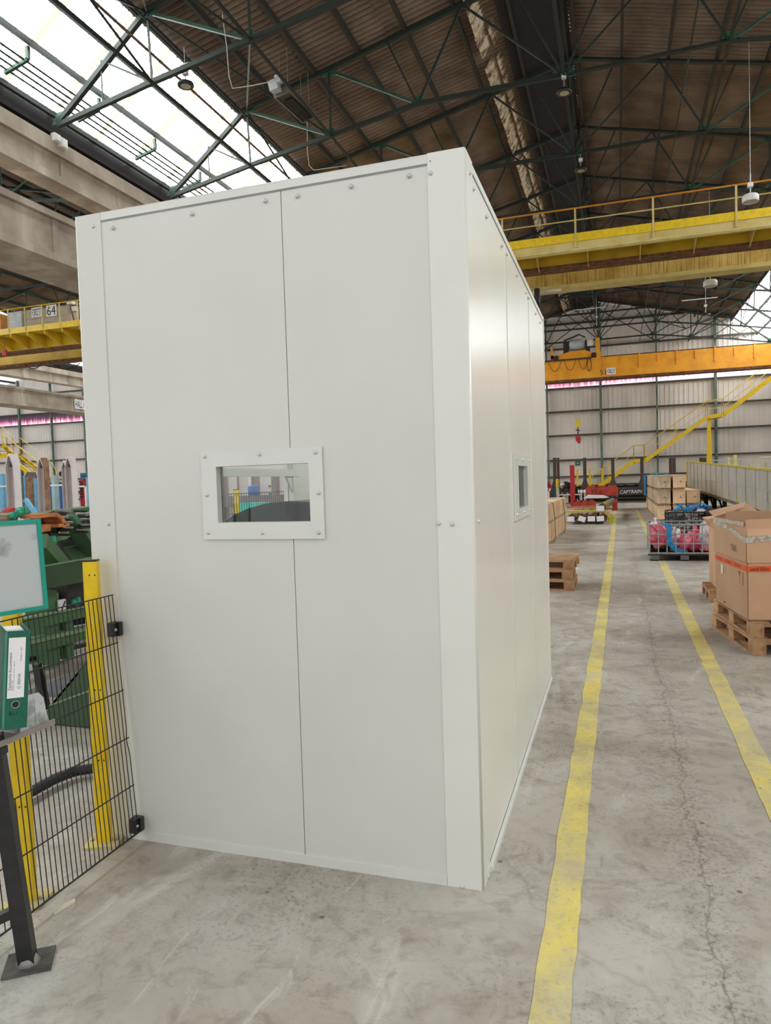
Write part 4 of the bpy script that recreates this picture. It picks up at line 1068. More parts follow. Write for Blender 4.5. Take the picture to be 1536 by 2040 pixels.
for px, yt in ((455, 905), (476, 900), (517, 905), (556, 900)):
    upright(px, yt, 9.6 if px in (455, 517) else 10.4, 32, {455: 'leftmost of the pinkish rack uprights seen through the booth window', 476: 'second pinkish rack upright seen through the booth window', 517: 'third pinkish rack upright seen through the booth window', 556: 'rightmost of the pinkish rack uprights seen through the booth window'}[px])
obj_beam = lab(obj('rack_beam', MB().box(-6.4, -4.3, 9.2, 9.35, 1.30, 1.46), mat('mauve_grey_beam', S(128, 118, 118), .6)), 'mauve-grey rack beam across the uprights seen through the window', 'beam')
b1 = thing('blue_bucket', 'small blue drum on the rack beam behind the window', 'drum', (-5.05, 9.27, 1.46))
obj('drum_body', MB().lathe((-5.05, 9.27, 1.46), [(.07, 0), (.08, .02), (.08, .12), (.07, .13)], 14), blue_m, b1)
obj('lid', MB().lathe((-5.05, 9.27, 1.59), [(.075, 0), (.075, .012)], 14), sky_blue_m, b1)
# guard fence by the machine, seen through the booth window
gf = thing('machine_guard', 'black mesh guard fence seen through the booth window', 'fence', (-4.0, 7.5, 0))
GY0, GY1 = 6.7, 8.1
k = 0
while GY0 + .055 * k < GY1:
    y = GY0 + .055 * k; obj('wire', MB().tube([(-3.95, y, .05), (-3.95, y, 1.52)], .003, 5), wire_m, gf); k += 1
for z in (.05, .3, .55, .8, 1.05, 1.3, 1.52): obj('cross_wire', MB().tube([(-3.95, GY0, z), (-3.95, GY1, z)], .004, 5), wire_m, gf)
p = ony((471, 990), 7.0)
yellow_post(p.x, 7.0, 1.56, 'yellow guard post seen through the booth window')
p = ony((497, 1010), 7.6)
tb = thing('teal_box', 'turquoise control box behind the guard mesh in the window', 'box', (p.x, 7.6, .9))
obj('housing', MB().box(p.x - .17, p.x + .17, 7.6, 7.8, p.z - .3, p.z + .05), mat('bright_turquoise', S(70, 214, 196), .4), tb)
obj('stand', MB().box(p.x - .04, p.x + .04, 7.66, 7.74, 0, p.z - .3), darkmetal_m, tb)

def simple_post(name, px0, px1, ytop, Y, m, lb, cat='post', group=None, z0=0, dy=.12, tip=False):
    a = ony((px0, ytop), Y); b = ony((px1, ytop), Y)
    t = thing(name, lb, cat, ((a.x + b.x) / 2, Y, z0), 0, group)
    obj('post_body', MB().box(a.x, b.x, Y, Y + dy, z0, a.z), m, t)
    if tip:
        obj('post_tip', MB().prism([(a.x, Y, a.z), (b.x, Y, a.z), ((a.x + b.x) / 2, Y, a.z + (b.x - a.x) * 1.1)], (0, dy, 0)), mat('dark_post_tip', S(96, 84, 80), .7), t)
    else:
        obj('post_cap', MB().box(a.x - .01, b.x + .01, Y - .01, Y + dy + .01, a.z, a.z + .015), m, t)
    obj('foot_plate', MB().box(a.x - .05, b.x + .05, Y - .05, Y + dy + .05, z0, z0 + .015), m, t)
    return t
G1 = 'light blue cantilever rack posts'; G2 = 'rusty brown rack posts'
simple_post('rack_post', -3, 4, 946, 11.0, sky_blue_m, 'light blue rack post at the very left edge of the picture', group=G1)
simple_post('rack_post', 10, 18, 955, 11.5, sky_blue_m, 'light blue rack post with a dark pointed tip left of the first grey upright', group=G1, tip=True)
simple_post('rack_post', 4, 10, 955, 11.2, post_brown_m, 'brown rack post between the two leftmost light blue posts', group=G2)
simple_post('rack_post', 46, 49, 950, 11.6, sky_blue_m, 'thin light blue rack post just right of the first grey upright', group=G1)
simple_post('rack_post', 50, 57, 950, 11.2, post_brown_m, 'brown rack post right of the first grey upright', group=G2, tip=True)
simple_post('rack_post', 58, 67, 953, 11.6, sky_blue_m, 'broad light blue rack post in the middle of the rack', group=G1, tip=True)
simple_post('rack_post', 101, 107, 949, 11.0, mat('pale_blue_paint', S(170, 200, 204), .5), 'pale blue rack post beside the rusty-faced upright', group=G1)
simple_post('rack_post', 171, 182, 953, 11.0, sky_blue_m, 'light blue rack post against the booth edge', group=G1)
for k, (a, b, yt, m, lb) in enumerate(((69, 74, 962, blue_m, 'mid blue ladder frame left of the rusty-faced upright'), (75, 80, 962, blue_m, 'dark blue frame next to the ladder frame'), (108, 115, 962, blue_m, 'mid blue frame right of the rusty-faced upright'), (117, 124, 962, blue_m, 'mid blue ladder frame between the uprights'),
                              (158, 165, 955, red_m, 'red machine column below the blue hall sign'), (124, 131, 955, mat('brown_red_frame', S(110, 60, 50), .6), 'brown-red frame beside the hidden upright'))):
    t = simple_post('store_frame', a, b, yt, 15.0 + .7 * k, m, lb, 'frame', 'blue and red frames of the store', dy=.5)
    pa_, pb_ = ony((a, yt), 15.0 + .7 * k), ony((b, yt), 15.0 + .7 * k)
    for j in range(6):
        z = pa_.z - .08 - .09 * j
        obj('rung', MB().box(pa_.x, pb_.x, 14.97 + .7 * k, 15.0 + .7 * k, z - .02, z + .02), darkmetal_m, t)
for a, b, y_, Y, lb in (((101, 967), (135, 966), 967, 10.4, 'white horizontal bar between the uprights'), ((0, 969), (30, 968), 968, 10.6, 'white horizontal bar at the left edge'), ((157, 969), (168, 969), 969, 10.5, 'short pinkish horizontal bar by the booth edge')):
    A_, B_ = ony(a, Y), ony(b, Y); lab(obj('cross_rail', MB().beam(A_, B_, .03, .03).beam(B_ + V((0, .03, 0)), V((B_.x, B_.y + .03, 0)), .03, .03, (0, 1, 0)), white_m), lb, 'bar')
# bar bundles lying in the rack behind the conveyor
for k, (x0, x1, z, Y) in enumerate(((-12.2, -8.5, 1.02, 9.9), (-12.0, -8.6, 1.12, 10.32), (-11.8, -7.0, 1.2, 10.74))):
    t = thing('bar_stack', f'layer of long dark steel bars in the rack behind the conveyor, {("front", "middle", "rear")[k]} one', 'bar stack', ((x0 + x1) / 2, Y, z), group='bar layers in the left rack')
    for j in range(6):
        obj('bar', MB().tube([(x0, Y + .05 * j, z + .02 * (j % 2)), (x1, Y + .05 * j, z + .02 * (j % 2))], .022, 6), bar_m if j % 3 else galv_m, t)
    obj('rack_arm', MB().box(x0 + .6, x0 + .7, Y - .03, Y + .28, .0, z - .025).box(x1 - .7, x1 - .6, Y - .03, Y + .28, .0, z - .025), blue_m, t)
p = ony((18, 1014), 7.2)
t = thing('red_motor', 'small red drum on the conveyor at the left edge', 'drum', tuple(p))
obj('drum_body', MB().lathe(p + V((-.06, 0, -.05)), [(.05, 0), (.075, .02), (.075, .12), (.05, .14)], 12, (1, 0, 0)), red_m, t)
obj('support', MB().box(p.x - .04, p.x + .04, 7.16, 7.24, 0, p.z - .1), darkmetal_m, t)
p = ony((62, 1010), 8.6)
lab(obj('blue_lever', MB().beam(p + V((-.1, 0, .12)), p + V((.08, 0, -.1)), .05, .06).beam(p + V((.08, 0, -.1)), V((p.x + .1, p.y, 0)), .05, .05), sky_blue_m), 'bright light blue lever arm behind the conveyor', 'lever')
# blue hall sign
p = ony((167, 948), 20)
sg = thing('hall_sign', 'blue rectangular hall sign next to the booth edge at the left', 'sign', (p.x, 20, p.z))
obj('sign_board', MB().box(p.x - .15, p.x + .28, 20, 20.02, p.z - .10, p.z + .10), bluesign_m, sg)
obj('sign_pole', MB().box(p.x + .2, p.x + .24, 20.02, 20.06, 0, p.z), darkmetal_m, sg)
lettering('HAL 6', (p.x + .06, 19.995, p.z), (1, 0, 0), (0, 0, 1), .33, .12, mat('dark_teal_print', S(14, 52, 72), .6), sg)
# little round wall thing
p = ony((122, 944), WALLY - .1)
lab(obj('wall_clock', MB().lathe(p, [(.22, 0), (.22, .05), (.18, .06)], 16, (0, -1, 0)), darkmetal_m), 'small dark round gauge on the far wall at the left', 'gauge')

# yellow stair at the far left
def stair(pts, Y, lb, W_=.9, rails=True, legx=None, down_left=True, rail_h=1.0):
    t = thing('steel_stair', lb, 'stairs', (pts[0][0], Y, 0))
    for sgn, yy in ((0, Y), (1, Y + W_)):
        mb = MB()
        for (xa_, za_), (xb_, zb_) in zip(pts, pts[1:]): mb.beam((xa_, yy, za_), (xb_, yy, zb_), .05, .24)
        obj('stringer', mb, yellow_m if sgn == 0 else crane_y_m, t)
        if rails:
            for hh, r in ((rail_h, .022), (rail_h * .5, .016)):
                mb = MB()
                mb.tube([(x, yy, z + hh) for x, z in pts], r, 6); obj('handrail', mb, crane_pale_m if sgn else yellow_m, t)
            for (xa_, za_), (xb_, zb_) in zip(pts, pts[1:]):
                n = max(1, int(abs(xb_ - xa_) / 1.3))
                for j in range(n + 1):
                    x = xa_ + (xb_ - xa_) * j / n; z = za_ + (zb_ - za_) * j / n
                    obj('baluster', MB().tube([(x, yy, z), (x, yy, z + rail_h)], .018, 5), yellow_m, t)
    for (xa_, za_), (xb_, zb_) in zip(pts, pts[1:]):
        if abs(zb_ - za_) > .5:
            n = int(abs(zb_ - za_) / .2)
            for j in range(1, n):
                x = xa_ + (xb_ - xa_) * j / n; z = za_ + (zb_ - za_) * j / n
                obj('tread', MB().box(x - .13, x + .13, Y + .03, Y + W_ - .03, z + .02, z + .05), crane_y_m, t)
        else:
            obj('landing_plate', MB().box(min(xa_, xb_), max(xa_, xb_), Y, Y + W_, za_ + .05, za_ + .09), crane_y_m, t)
    if legx:
        for x, z in legx:
            obj('stair_leg', MB().prism([(x - .06, Y + .1, 0), (x + .06, Y + .1, 0), (x + .16, Y + .1, z * .45), (x + .09, Y + .1, z - .1), (x - .09, Y + .1, z - .1), (x - .16, Y + .1, z * .45)], (0, .12, 0)), yellow_m, t)
    return t
P_ = lambda px, Y: (lambda p: (p.x, p.z))(ony(px, Y))
stair([P_((-22, 884), 30), P_((0, 908), 30), P_((15, 908), 30), P_((82, 962), 30), (P_((82, 962), 30)[0] + .9, .1)], 30, 'yellow steel staircase behind the rack at the far left', legx=[(P_((14, 910), 30)[0], P_((14, 910), 30)[1])])

# ================================================================== CRANES
def crane_near():
    t = thing('bridge_crane', 'yellow bridge crane with a railed walkway and rust-streaked girder, the nearest crane', 'crane', (-1, 21.2, Z0 + 5.95))
    X0, X1 = -11.0, 9.3
    zb = Z0 + 5.95
    obj('near_girder', MB().box(X0, X1, 21.2, 21.22, zb + .05, zb + .8).box(X0, X1, 21.6, 21.62, zb + .05, zb + .8), crane_y_m, t)
    obj('bottom_flange', MB().box(X0, X1, 21.1, 21.72, zb, zb + .06), crane_rust_m, t)
    obj('top_flange', MB().box(X0, X1, 21.1, 21.72, zb + .8, zb + .84), crane_y_m, t)
    obj('far_girder', MB().box(X0, X1, 23.5, 23.52, zb + .1, zb + 1.0).box(X0, X1, 23.9, 23.92, zb + .1, zb + 1.0), crane_w_m, t)
    obj('bottom_flange', MB().box(X0, X1, 23.42, 24.0, zb - .02, zb + .1), crane_pale_m, t)
    obj('top_flange', MB().box(X0, X1, 23.42, 24.0, zb + 1.0, zb + 1.04), crane_y_m, t)
    obj('walkway_edge', MB().box(X0, X1, 20.3, 20.34, Z0 + 6.37, Z0 + 6.59), yellow_m, t)
    obj('walkway_channel', MB().box(X0, X1, 20.33, 20.36, Z0 + 6.12, Z0 + 6.38).box(X0, X1, 20.33, 20.45, Z0 + 6.10, Z0 + 6.13), crane_pale_m, t)
    obj('walkway_plate', MB().box(X0, X1, 20.34, 21.2, Z0 + 6.36, Z0 + 6.39), crane_y_m, t)
    for k in range(15):
        x = X0 + .75 + 1.37 * k
        obj('walkway_bracket', MB().prism([(x, 20.36, Z0 + 6.12), (x, 20.36, Z0 + 6.36), (x, 21.2, Z0 + 6.36), (x, 21.2, Z0 + 5.9)], (.02, 0, 0)), crane_pale_m, t)
    for k in range(12):
        x = ony((1146, 440), 20.3).x - 1.98 * 4 + 1.98 * k
        obj('handrail_post', MB().box(x - .025, x + .025, 20.27, 20.31, Z0 + 6.2, Z0 + 7.24), crane_pale_m, t)
    obj('handrail', MB().tube([(X0, 20.29, Z0 + 7.25), (X1, 20.29, Z0 + 7.25)], .024, 6), orange_m, t)
    obj('handrail', MB().tube([(X0, 20.29, Z0 + 6.93), (X1, 20.29, Z0 + 6.93)], .018, 6), crane_pale_m, t)
    for x in (X0 - .2, X1 - .1):
        obj('end_carriage', MB().box(x, x + .3, 20.8, 24.6, zb + .15, zb + .6), crane_y_m, t)
    p = ony((1068, 572), 22.6)
    obj('fluorescent_tube', MB().box(-2.9, -1.55, 23.3, 23.36, zb - .12, zb - .04), white_m, t)
    obj('cable_trolley', MB().box(-2.35, -2.2, 22.9, 23.2, zb - .5, zb - .05).tube([(-2.28, 23.05, zb - .3), (-2.2, 23.05, zb - 1.2)], .06, 8), darkmetal_m, t)
    return t
crane_near()
def crane64():
    xA, xB = -31.6, -12.0
    t = thing('bridge_crane', 'yellow bridge crane numbered 64 with beige electric boxes on its walkway, at the left', 'crane', (-21, 24, Z0 + 5.95))
    zb = Z0 + 5.95
    obj('near_girder', MB().box(xA, xB, 24.0, 24.02, zb + .05, zb + .95).box(xA, xB, 24.4, 24.42, zb + .05, zb + .95), crane_y_m, t)
    obj('bottom_flange', MB().box(xA, xB, 23.92, 24.5, zb - .02, zb + .05), crane_rust_m, t)
    obj('far_girder', MB().box(xA, xB, 26.4, 26.42, zb + .05, zb + .95), crane_y_m, t)
    obj('bottom_flange', MB().box(xA, xB, 26.3, 26.9, zb - .05, zb + .05), crane_rust_m, t)
    obj('walkway_edge', MB().box(xA, xB, 23.0, 23.05, Z0 + 6.47, Z0 + 6.70), yellow_m, t)
    obj('walkway_plate', MB().box(xA, xB, 23.05, 24.0, Z0 + 6.5, Z0 + 6.53), crane_y_m, t)
    k0 = ony((18, 660), 23).x
    for k in range(-6, 8):
        x = k0 + .86 * k
        if x > xB - .2: break
        obj('walkway_bracket', MB().prism([(x, 23.04, Z0 + 6.34), (x, 23.04, Z0 + 6.48), (x, 24.0, Z0 + 6.48), (x, 24.0, Z0 + 6.05), (x, 23.9, Z0 + 6.05)], (.05, 0, 0)), crane_y_m, t)
        obj('handrail_post', MB().box(x - .02, x + .02, 22.97, 23.0, Z0 + 6.5, Z0 + 7.44), crane_pale_m, t)
    obj('handrail', MB().tube([(xA, 22.99, Z0 + 7.45), (xB, 22.99, Z0 + 7.45)], .02, 6), yellow_m, t)
    a = ony((57, 655), 23.4); b = ony((141, 640), 23.4)
    bx = obj('electric_box', MB().box(a.x, b.x, 23.3, 23.9, Z0 + 6.54, Z0 + 7.42), cranebox_m, t)
    for q in (.22, .55): obj('box_seam', MB().box(a.x, b.x, 23.29, 23.3, Z0 + 6.54 + q * .88, Z0 + 6.56 + q * .88), mat('box_seam_shade', S(150, 136, 116), .6), bx)
    c = ony((73.5, 622), 23.29); obj('sign_plate', MB().box(c.x - .26, c.x + .26, 23.27, 23.285, c.z - .19, c.z + .19), paper_m, bx)
    lettering('FORCE 5T', (c.x, 23.265, c.z), (1, 0, 0), (0, 0, 1), .44, .28, ink_m, bx)
    c = ony((103, 619), 23.29); obj('sign_plate', MB().box(c.x - .25, c.x + .25, 23.27, 23.285, c.z - .22, c.z + .22), paper_m, bx)
    lettering('64', (c.x, 23.265, c.z), (1, 0, 0), (0, 0, 1), .42, .36, ink_m, bx)
    a = ony((21, 648), 23.4); b = ony((46, 620), 23.4)
    gb = obj('grey_cabinet', MB().box(a.x, b.x, 23.3, 23.7, Z0 + 6.78, Z0 + 7.42), greybox_m, t)
    for zz in (.2, .42): obj('cabinet_strap', MB().box(a.x - .01, b.x + .01, 23.28, 23.3, Z0 + 6.78 + zz, Z0 + 6.80 + zz), galv_m, gb)
    for x in (a.x + .05, b.x - .3): obj('cabinet_leg', MB().box(x, x + .04, 23.32, 23.36, Z0 + 6.53, Z0 + 6.78), galv_m, gb)
    a = ony((-6, 640), 23.4); b = ony((4, 620), 23.4)
    obj('orange_cabinet', MB().box(a.x, b.x, 23.3, 23.7, Z0 + 6.56, Z0 + 7.44), orange_m, t)
    x = ony((150, 620), 23.4).x
    for j in range(6): obj('ladder_bar', MB().tube([(x + .09 * j, 23.5, Z0 + 6.55), (x + .09 * j, 23.5, Z0 + 7.5)], .012, 5), darkmetal_m, t)
    for zz in (6.9, 7.45): obj('ladder_rung', MB().box(x - .05, x + .5, 23.48, 23.52, Z0 + zz, Z0 + zz + .03), galv_m, t)
    obj('hose_arm', MB().beam((x - .15, 23.3, Z0 + 7.4), (x + .05, 23.3, Z0 + 6.6), .04, .04), rib_m, t)
    obj('top_box', MB().box(x - .32, x - .05, 23.3, 23.5, Z0 + 7.44, Z0 + 7.56).box(x - .1, x + .12, 23.3, 23.45, Z0 + 7.15, Z0 + 7.34), white_m, t)
    c = ony((7.5, 702), 22.9)
    obj('pendant_rope', MB().tube([(c.x, 22.95, Z0 + 6.45), (c.x, 22.95, c.z + .1)], .012, 5), rib_m, t)
    obj('pendant_switch', MB().box(c.x - .09, c.x - .01, 22.9, 23.0, c.z - .12, c.z + .1).box(c.x + .01, c.x + .09, 22.9, 23.0, c.z - .12, c.z + .1), red_m, t)
    for px0, px1, dip in ((50, 84, 12), (108, 160, 12)):
        a, b = ony((px0, 727), 26), ony((px1, 723), 26); pts = []
        for j in range(9):
            s_ = j / 8; p = a.lerp(b, s_); pts.append(p - V((0, 0, dip * .018 * 4 * s_ * (1 - s_))))
        obj('festoon_cable', MB().tube(pts, .022, 6), blackrub_m, t)
crane64()
def crane51():
    y = 44.0; zb = Z0 + 5.66; zt = Z0 + 6.92; xA, xB = -11.0, 9.3
    t = thing('bridge_crane', 'orange-yellow bridge crane numbered 51 in front of the far wall', 'crane', (-1, y, zb))
    obj('girder', MB().box(xA, xB, y, y + .5, zb, zt), crane_o_m, t)
    obj('bottom_flange', MB().box(xA, xB, y - .06, y + .56, zb - .06, zb + .08), crane_rust_m, t)
    obj('rail', MB().box(xA, xB, y + .1, y + .2, zt, zt + .07), darkmetal_m, t)
    for k in range(12):
        x = ony((1236, 720), y).x + 1.0 * (k - 1)
        if x < 9: obj('rail_lug', MB().box(x, x + .07, y - .06, y, zt - (.75 if k % 2 == 0 else .5), zt + (.12 if k % 2 == 0 else -.05)), crane_o_m, t)
    c = ony((1201.5, 742), y); lettering('51', (c.x, y - .01, c.z), (1, 0, 0), (0, 0, 1), .30, .30, ink_m, t)
    c = ony((1217.5, 739.5), y); obj('sign_plate', MB().box(c.x - .26, c.x + .26, y - .03, y - .01, c.z - .19, c.z + .19), paper_m, t)
    lettering('FORCE 5T', (c.x, y - .035, c.z), (1, 0, 0), (0, 0, 1), .44, .24, ink_m, t)
    # festoon cables
    xx = [ony((p, 730), y).x for p in (1084, 1092, 1119, 1124, 1148, 1153, 1171, 1174, 1180)]
    for a, b in ((xx[1], xx[2]), (xx[3], xx[4]), (xx[5], xx[6]), (xx[0] - .6, xx[0] + .1)):
        pts = []
        for j in range(11):
            s_ = j / 10; pts.append((a + (b - a) * s_, y - .12, zt - .04 - .62 * (1 - (2 * s_ - 1) ** 2)))
        obj('festoon_cable', MB().tube(pts, .014, 5), blackrub_m, t)
    pts = [(xx[7] + .12 * math.sin(2 * PI * j / 16) * (1 if 1 else 0), y - .12, zt - .4 - .38 * math.cos(2 * PI * j / 16)) for j in range(17)]
    obj('festoon_loop', MB().tube(pts, .02, 5, cap=False), blackrub_m, t)
    obj('cable_rail', MB().box(xA, xx[8], y - .16, y - .1, zt - .06, zt - .02), crane_rust_m, t)
    # trolley
    a = ony((1097, 700), y).x; b = ony((1195, 700), y).x
    tr = obj('hoist_trolley', MB().box(a, b, y + .1, y + 1.6, zt + .07, zt + .34).prism([(a + .5, y + .1, zt + .34), (b - .4, y + .1, zt + .34), (b - .9, y + .1, zt + .52), (a + 1.0, y + .1, zt + .46)], (0, .1, 0)), crane_o_m, t)
    obj('rope_drum', MB().lathe((a + 1.05, y + .7, zt + .95), [(.1, 0), (.34, .03), (.34, .9), (.1, .95)], 16, (1, 0, 0)), greybox_m, tr)
    obj('gearbox', MB().box(a + .72, a + 1.02, y + .4, y + .9, zt + .34, zt + 1.15).box(a + 2.0, a + 2.25, y + .4, y + .8, zt + .34, zt + 1.1), darkmetal_m, tr)
    obj('switch_box', MB().box(a + 2.1, a + 2.45, y + .15, y + .4, zt + .75, zt + 1.1), white_m, tr)
    obj('drum_guard', MB().beam((a + .75, y + .4, zt + 1.2), (a + 1.65, y + .4, zt + 1.5), .3, .04).beam((a + 1.65, y + .4, zt + 1.5), (a + 2.0, y + .4, zt + 1.3), .3, .04), darkmetal_m, tr)
    obj('end_stop', MB().prism([(a - .02, y + .1, zt + .1), (a + .18, y + .1, zt + .1), (a + .1, y + .1, zt + .75), (a, y + .1, zt + .85)], (0, .3, 0)), crane_o_m, tr)
    obj('panel_post', MB().box(b - .24, b, y - .02, y + .25, zt + .35, zt + 1.15).box(b - .2, b + .05, y - .02, y + .25, zt - .05, zt + .35), crane_o_m, tr)
    obj('wheel', MB().lathe((a + .3, y + .05, zt + .16), [(.16, 0), (.16, .12)], 14, (0, 1, 0)), darkmetal_m, tr)
    obj('wheel', MB().lathe((b - .35, y + .05, zt + .16), [(.16, 0), (.16, .12)], 14, (0, 1, 0)), darkmetal_m, tr)
    return t
crane51()
# hook block
yh = 45.3; hx = ony((1151, 840), yh).x; zt_ = ony((1151, 835), yh).z; zb_ = ony((1152, 881), yh).z
hk = thing('hook_block', 'yellow hook block with a red magnet hanging on ropes from the far orange crane', 'hook', (hx, yh, zb_))
for dx in (-.12, -.05, .08, .13):
    obj('rope', MB().tube([(hx + dx, yh, zt_ - .1), (hx + dx, yh, Z0 + 7.0)], .008, 4), galv_m, hk)
obj('sheave_block', MB().prism([(hx - .15, yh - .1, zt_ - .2), (hx - .02, yh - .1, zt_ + .02), (hx + .15, yh - .1, zt_ - .1), (hx + .15, yh - .1, zt_ - .32), (hx, yh - .1, zt_ - .52), (hx - .1, yh - .1, zt_ - .42)], (0, .2, 0)), yellow_m, hk)
obj('shank', MB().tube([(hx, yh, zt_ - .5), (hx, yh, zt_ - .95)], .035, 8).beam((hx - .13, yh, zt_ - .66), (hx + .12, yh, zt_ - .7), .06, .06), darkmetal_m, hk)
obj('lifting_magnet', MB().prism([(hx - .15, yh - .1, zt_ - 1.1), (hx, yh - .1, zt_ - .92), (hx + .17, yh - .1, zt_ - 1.15), (hx + .14, yh - .1, zt_ - 1.45), (hx + .02, yh - .1, zt_ - 1.5), (hx - .14, yh - .1, zt_ - 1.3)], (0, .2, 0)), red_m, hk)
obj('hook_tip', MB().tube([(hx + .02, yh, zt_ - 1.5), (hx + .08, yh, zb_)], .03, 6), galv_m, hk)

# ================================================================== LAMPS, HEATER
def bay_lamp(px, Y, r, lb, kind='black', up=.5, bar=None):
    p = ony(px, Y)
    t = thing('high_bay_lamp', lb, 'lamp', tuple(p), group='high bay lamps under the roof')
    if kind == 'black':
        obj('shade', MB().lathe(p, [(r * .35, r * .55), (r * .45, r * .35), (r * .95, r * .22), (r, 0), (r * .96, -.02), (r * .62, -.02)], 24), black_m, t)
        obj('lens', MB().lathe(p, [(r * .6, -.026), (r * .6, r * .05)], 24), lampglass_m, t)
    else:
        obj('shade', MB().lathe(p, [(r * .85, r * .9), (r, r * .7), (r * 1.02, 0), (r * .95, -.01), (r * .9, .03)], 20), white_m, t)
        obj('lens', MB().lathe(p, [(r * .9, .01), (r * .9, .03)], 20), lampglass_m, t)
    obj('driver', MB().cbox(p + V((0, 0, r * .55 + up * .5)), (.10, .10, .08)), white_m, t)
    obj('hanger', MB().tube([p + V((0, 0, r * .5)), p + V((0, 0, up + r * .5))], .012, 6), galv_m, t)
    if p.z + up + r * .5 < 10.3: obj('suspension_wire', MB().tube([p + V((0, 0, up + r * .5)), V((p.x, p.y, 10.34))], .005, 4), galv_m, t)
    if bar:
        obj('mounting_bar', MB().cbox(p + V((bar[0], 0, up + .1)), (bar[1], .05, .03)), white_m, t)
    return t
bay_lamp((370, 170), 12.6, .165, 'black high bay lamp in front of the glazed roof strip', up=.30, bar=(.15, .5))
bay_lamp((1124, 184), 16.4, .165, 'black high bay lamp under the ridge, the nearer one', up=.5)
bay_lamp((1157, 339), 20.4, .16, 'black high bay lamp under the ridge, the farther one', up=.35, bar=(-.2, .55))
bay_lamp((1495, 402), 16.4, .155, 'round white lamp above the walkway of the nearest crane', 'white', .5)
bay_lamp((1415, 570), 24.4, .20, 'round white lamp just below the rust-streaked girder', 'white', .45)
bay_lamp((1406, 628), 28.4, .16, 'small black lamp near the roof glazing at the right edge', up=.5, bar=(-.2, 1.2))
bay_lamp((1189, 655), 36.4, .22, 'far dark lamp under the ridge in front of the end wall', up=.9, bar=(-.3, 1.5))
for px, Y, lb in (((512, 108), 12.4, 0), ((1165, 308), 20.2, 0), ((1474, 589), 28.2, 0)):
    pass
p = ony((590, 212), 15.2)
ht = thing('radiant_heater', 'black tilted radiant heater hanging under the dark roof', 'heater', tuple(p))
Mh = Matrix.Translation(p) @ Matrix.Rotation(.12, 4, 'X') @ Matrix.Rotation(-.18, 4, 'Y') @ Matrix.Rotation(.02, 4, 'Z')
obj('housing', MB().cbox((0, 0, .06), (.34, 1.5, .12), Mh), darkmetal_m, ht)
obj('rim', MB().box(-.20, -.17, -.78, .78, -.04, .10, Mh).box(.17, .20, -.78, .78, -.04, .10, Mh).box(-.17, .17, -.78, -.75, -.04, .10, Mh).box(-.17, .17, .75, .78, -.04, .10, Mh), mat('heater_rim', S(112, 104, 96), .5), ht)
obj('burner_plate', MB().cbox((0, .1, -.01), (.2, 1.1, .02), Mh), blackrub_m, ht)
obj('control_box', MB().cbox((-.08, -.9, .12), (.2, .22, .2), Mh).cbox((.06, -.95, .2), (.12, .12, .16), Mh), greybox_m, ht)
for sx in (-.1, .1):
    for sy in (-.6, .6):
        obj('hanger_wire', MB().tube([Mh @ V((sx, sy, .1)), Mh @ V((sx, sy, .1)) + V((0, 0, .9))], .006, 4), galv_m, ht)
# hanging white cable
pts = [ony(p_, 12.2) for p_ in ((443, 28), (452, 95), (456, 150), (463, 176), (500, 171), (552, 160))]
lab(obj('hanging_cable', MB().tube(pts, .009, 5), mat('pale_cable', S(196, 188, 172), .6)), 'pale cable hanging down from the roof left of the heater', 'cable')
pts = [ony(p_, 16.4) for p_ in ((612, 205), (612, 240), (612, 300), (616, 330), (625, 339), (690, 330))]
lab(obj('hanging_cable', MB().tube(pts, .009, 5), MATS['pale_cable']), 'pale cable hanging just above the top edge of the booth', 'cable')
for p_, Y in (((1157, 308), 20.2), ((1474, 588), 28.0)):
    pass

# ================================================================== FAR END: STAIRS, WAGON, SKIPS
sp = [P_(q, 48.0) for q in ((1160, 990), (1263, 919), (1284, 918), (1408, 832), (1440, 827), (1560, 735))]
sp[0] = (sp[0][0] + .05, .1)
stair(sp, 47.6, 'long yellow steel staircase climbing in front of the far wall', W_=.9, legx=[(P_((1412, 900), 48)[0], sp[3][1])])
# cage platform beside the stair foot
lp = thing('stair_gate', 'yellow mesh gate frame at the foot of the long staircase', 'gate', (-1.5, 46.8, 0))
x0 = ony((1150, 940), 46.8).x; x1 = ony((1200, 940), 46.8).x
for x in (x0, (x0 + x1) / 2, x1): obj('gate_post', MB().box(x - .06, x + .06, 46.8, 46.9, 0, 2.0), yellow_m, lp)
for z in (.2, 1.0, 1.95): obj('gate_rail', MB().box(x0, x1, 46.82, 46.88, z, z + .05), yellow_m, lp)

wg = thing('flat_wagon', 'black railway stake wagon with white lettering on its side sill before the end wall', 'wagon', (1, 42.5, 0))
WX0, WX1 = -8.5, 7.5
def zpx(px, Y): return ony(px, Y).z
zd = ony((1260, 967), 42).z; zs = ony((1260, 986), 42).z
obj('side_sill', MB().box(WX0, WX1, 42.0, 42.12, zs, zd), wagon_m, wg)
obj('side_sill', MB().box(WX0, WX1, 44.6, 44.72, zs, zd), wagon_m, wg)
obj('deck', MB().box(WX0, WX1, 42.0, 44.7, zd - .06, zd), wagon_m, wg)
obj('centre_sill', MB().tube([(WX0 + 1, 43.3, zs - .12), (WX1 - 1, 43.3, zs - .12)], .3, 12), tank_m, wg)
obj('lower_rail', MB().box(WX0, WX1, 42.1, 42.2, .22, .30), darkmetal_m, wg)
for x in (WX0 + 1.2, WX0 + 3.0, WX1 - 3.0, WX1 - 1.2):
    for y in (42.3, 44.2): obj('wheel', MB().lathe((x, y, .38), [(.05, 0), (.38, .02), (.38, .12), (.05, .14)], 18, (0, 1, 0)), darkmetal_m, wg)
c = ony((1256.5, 979.5), 42)
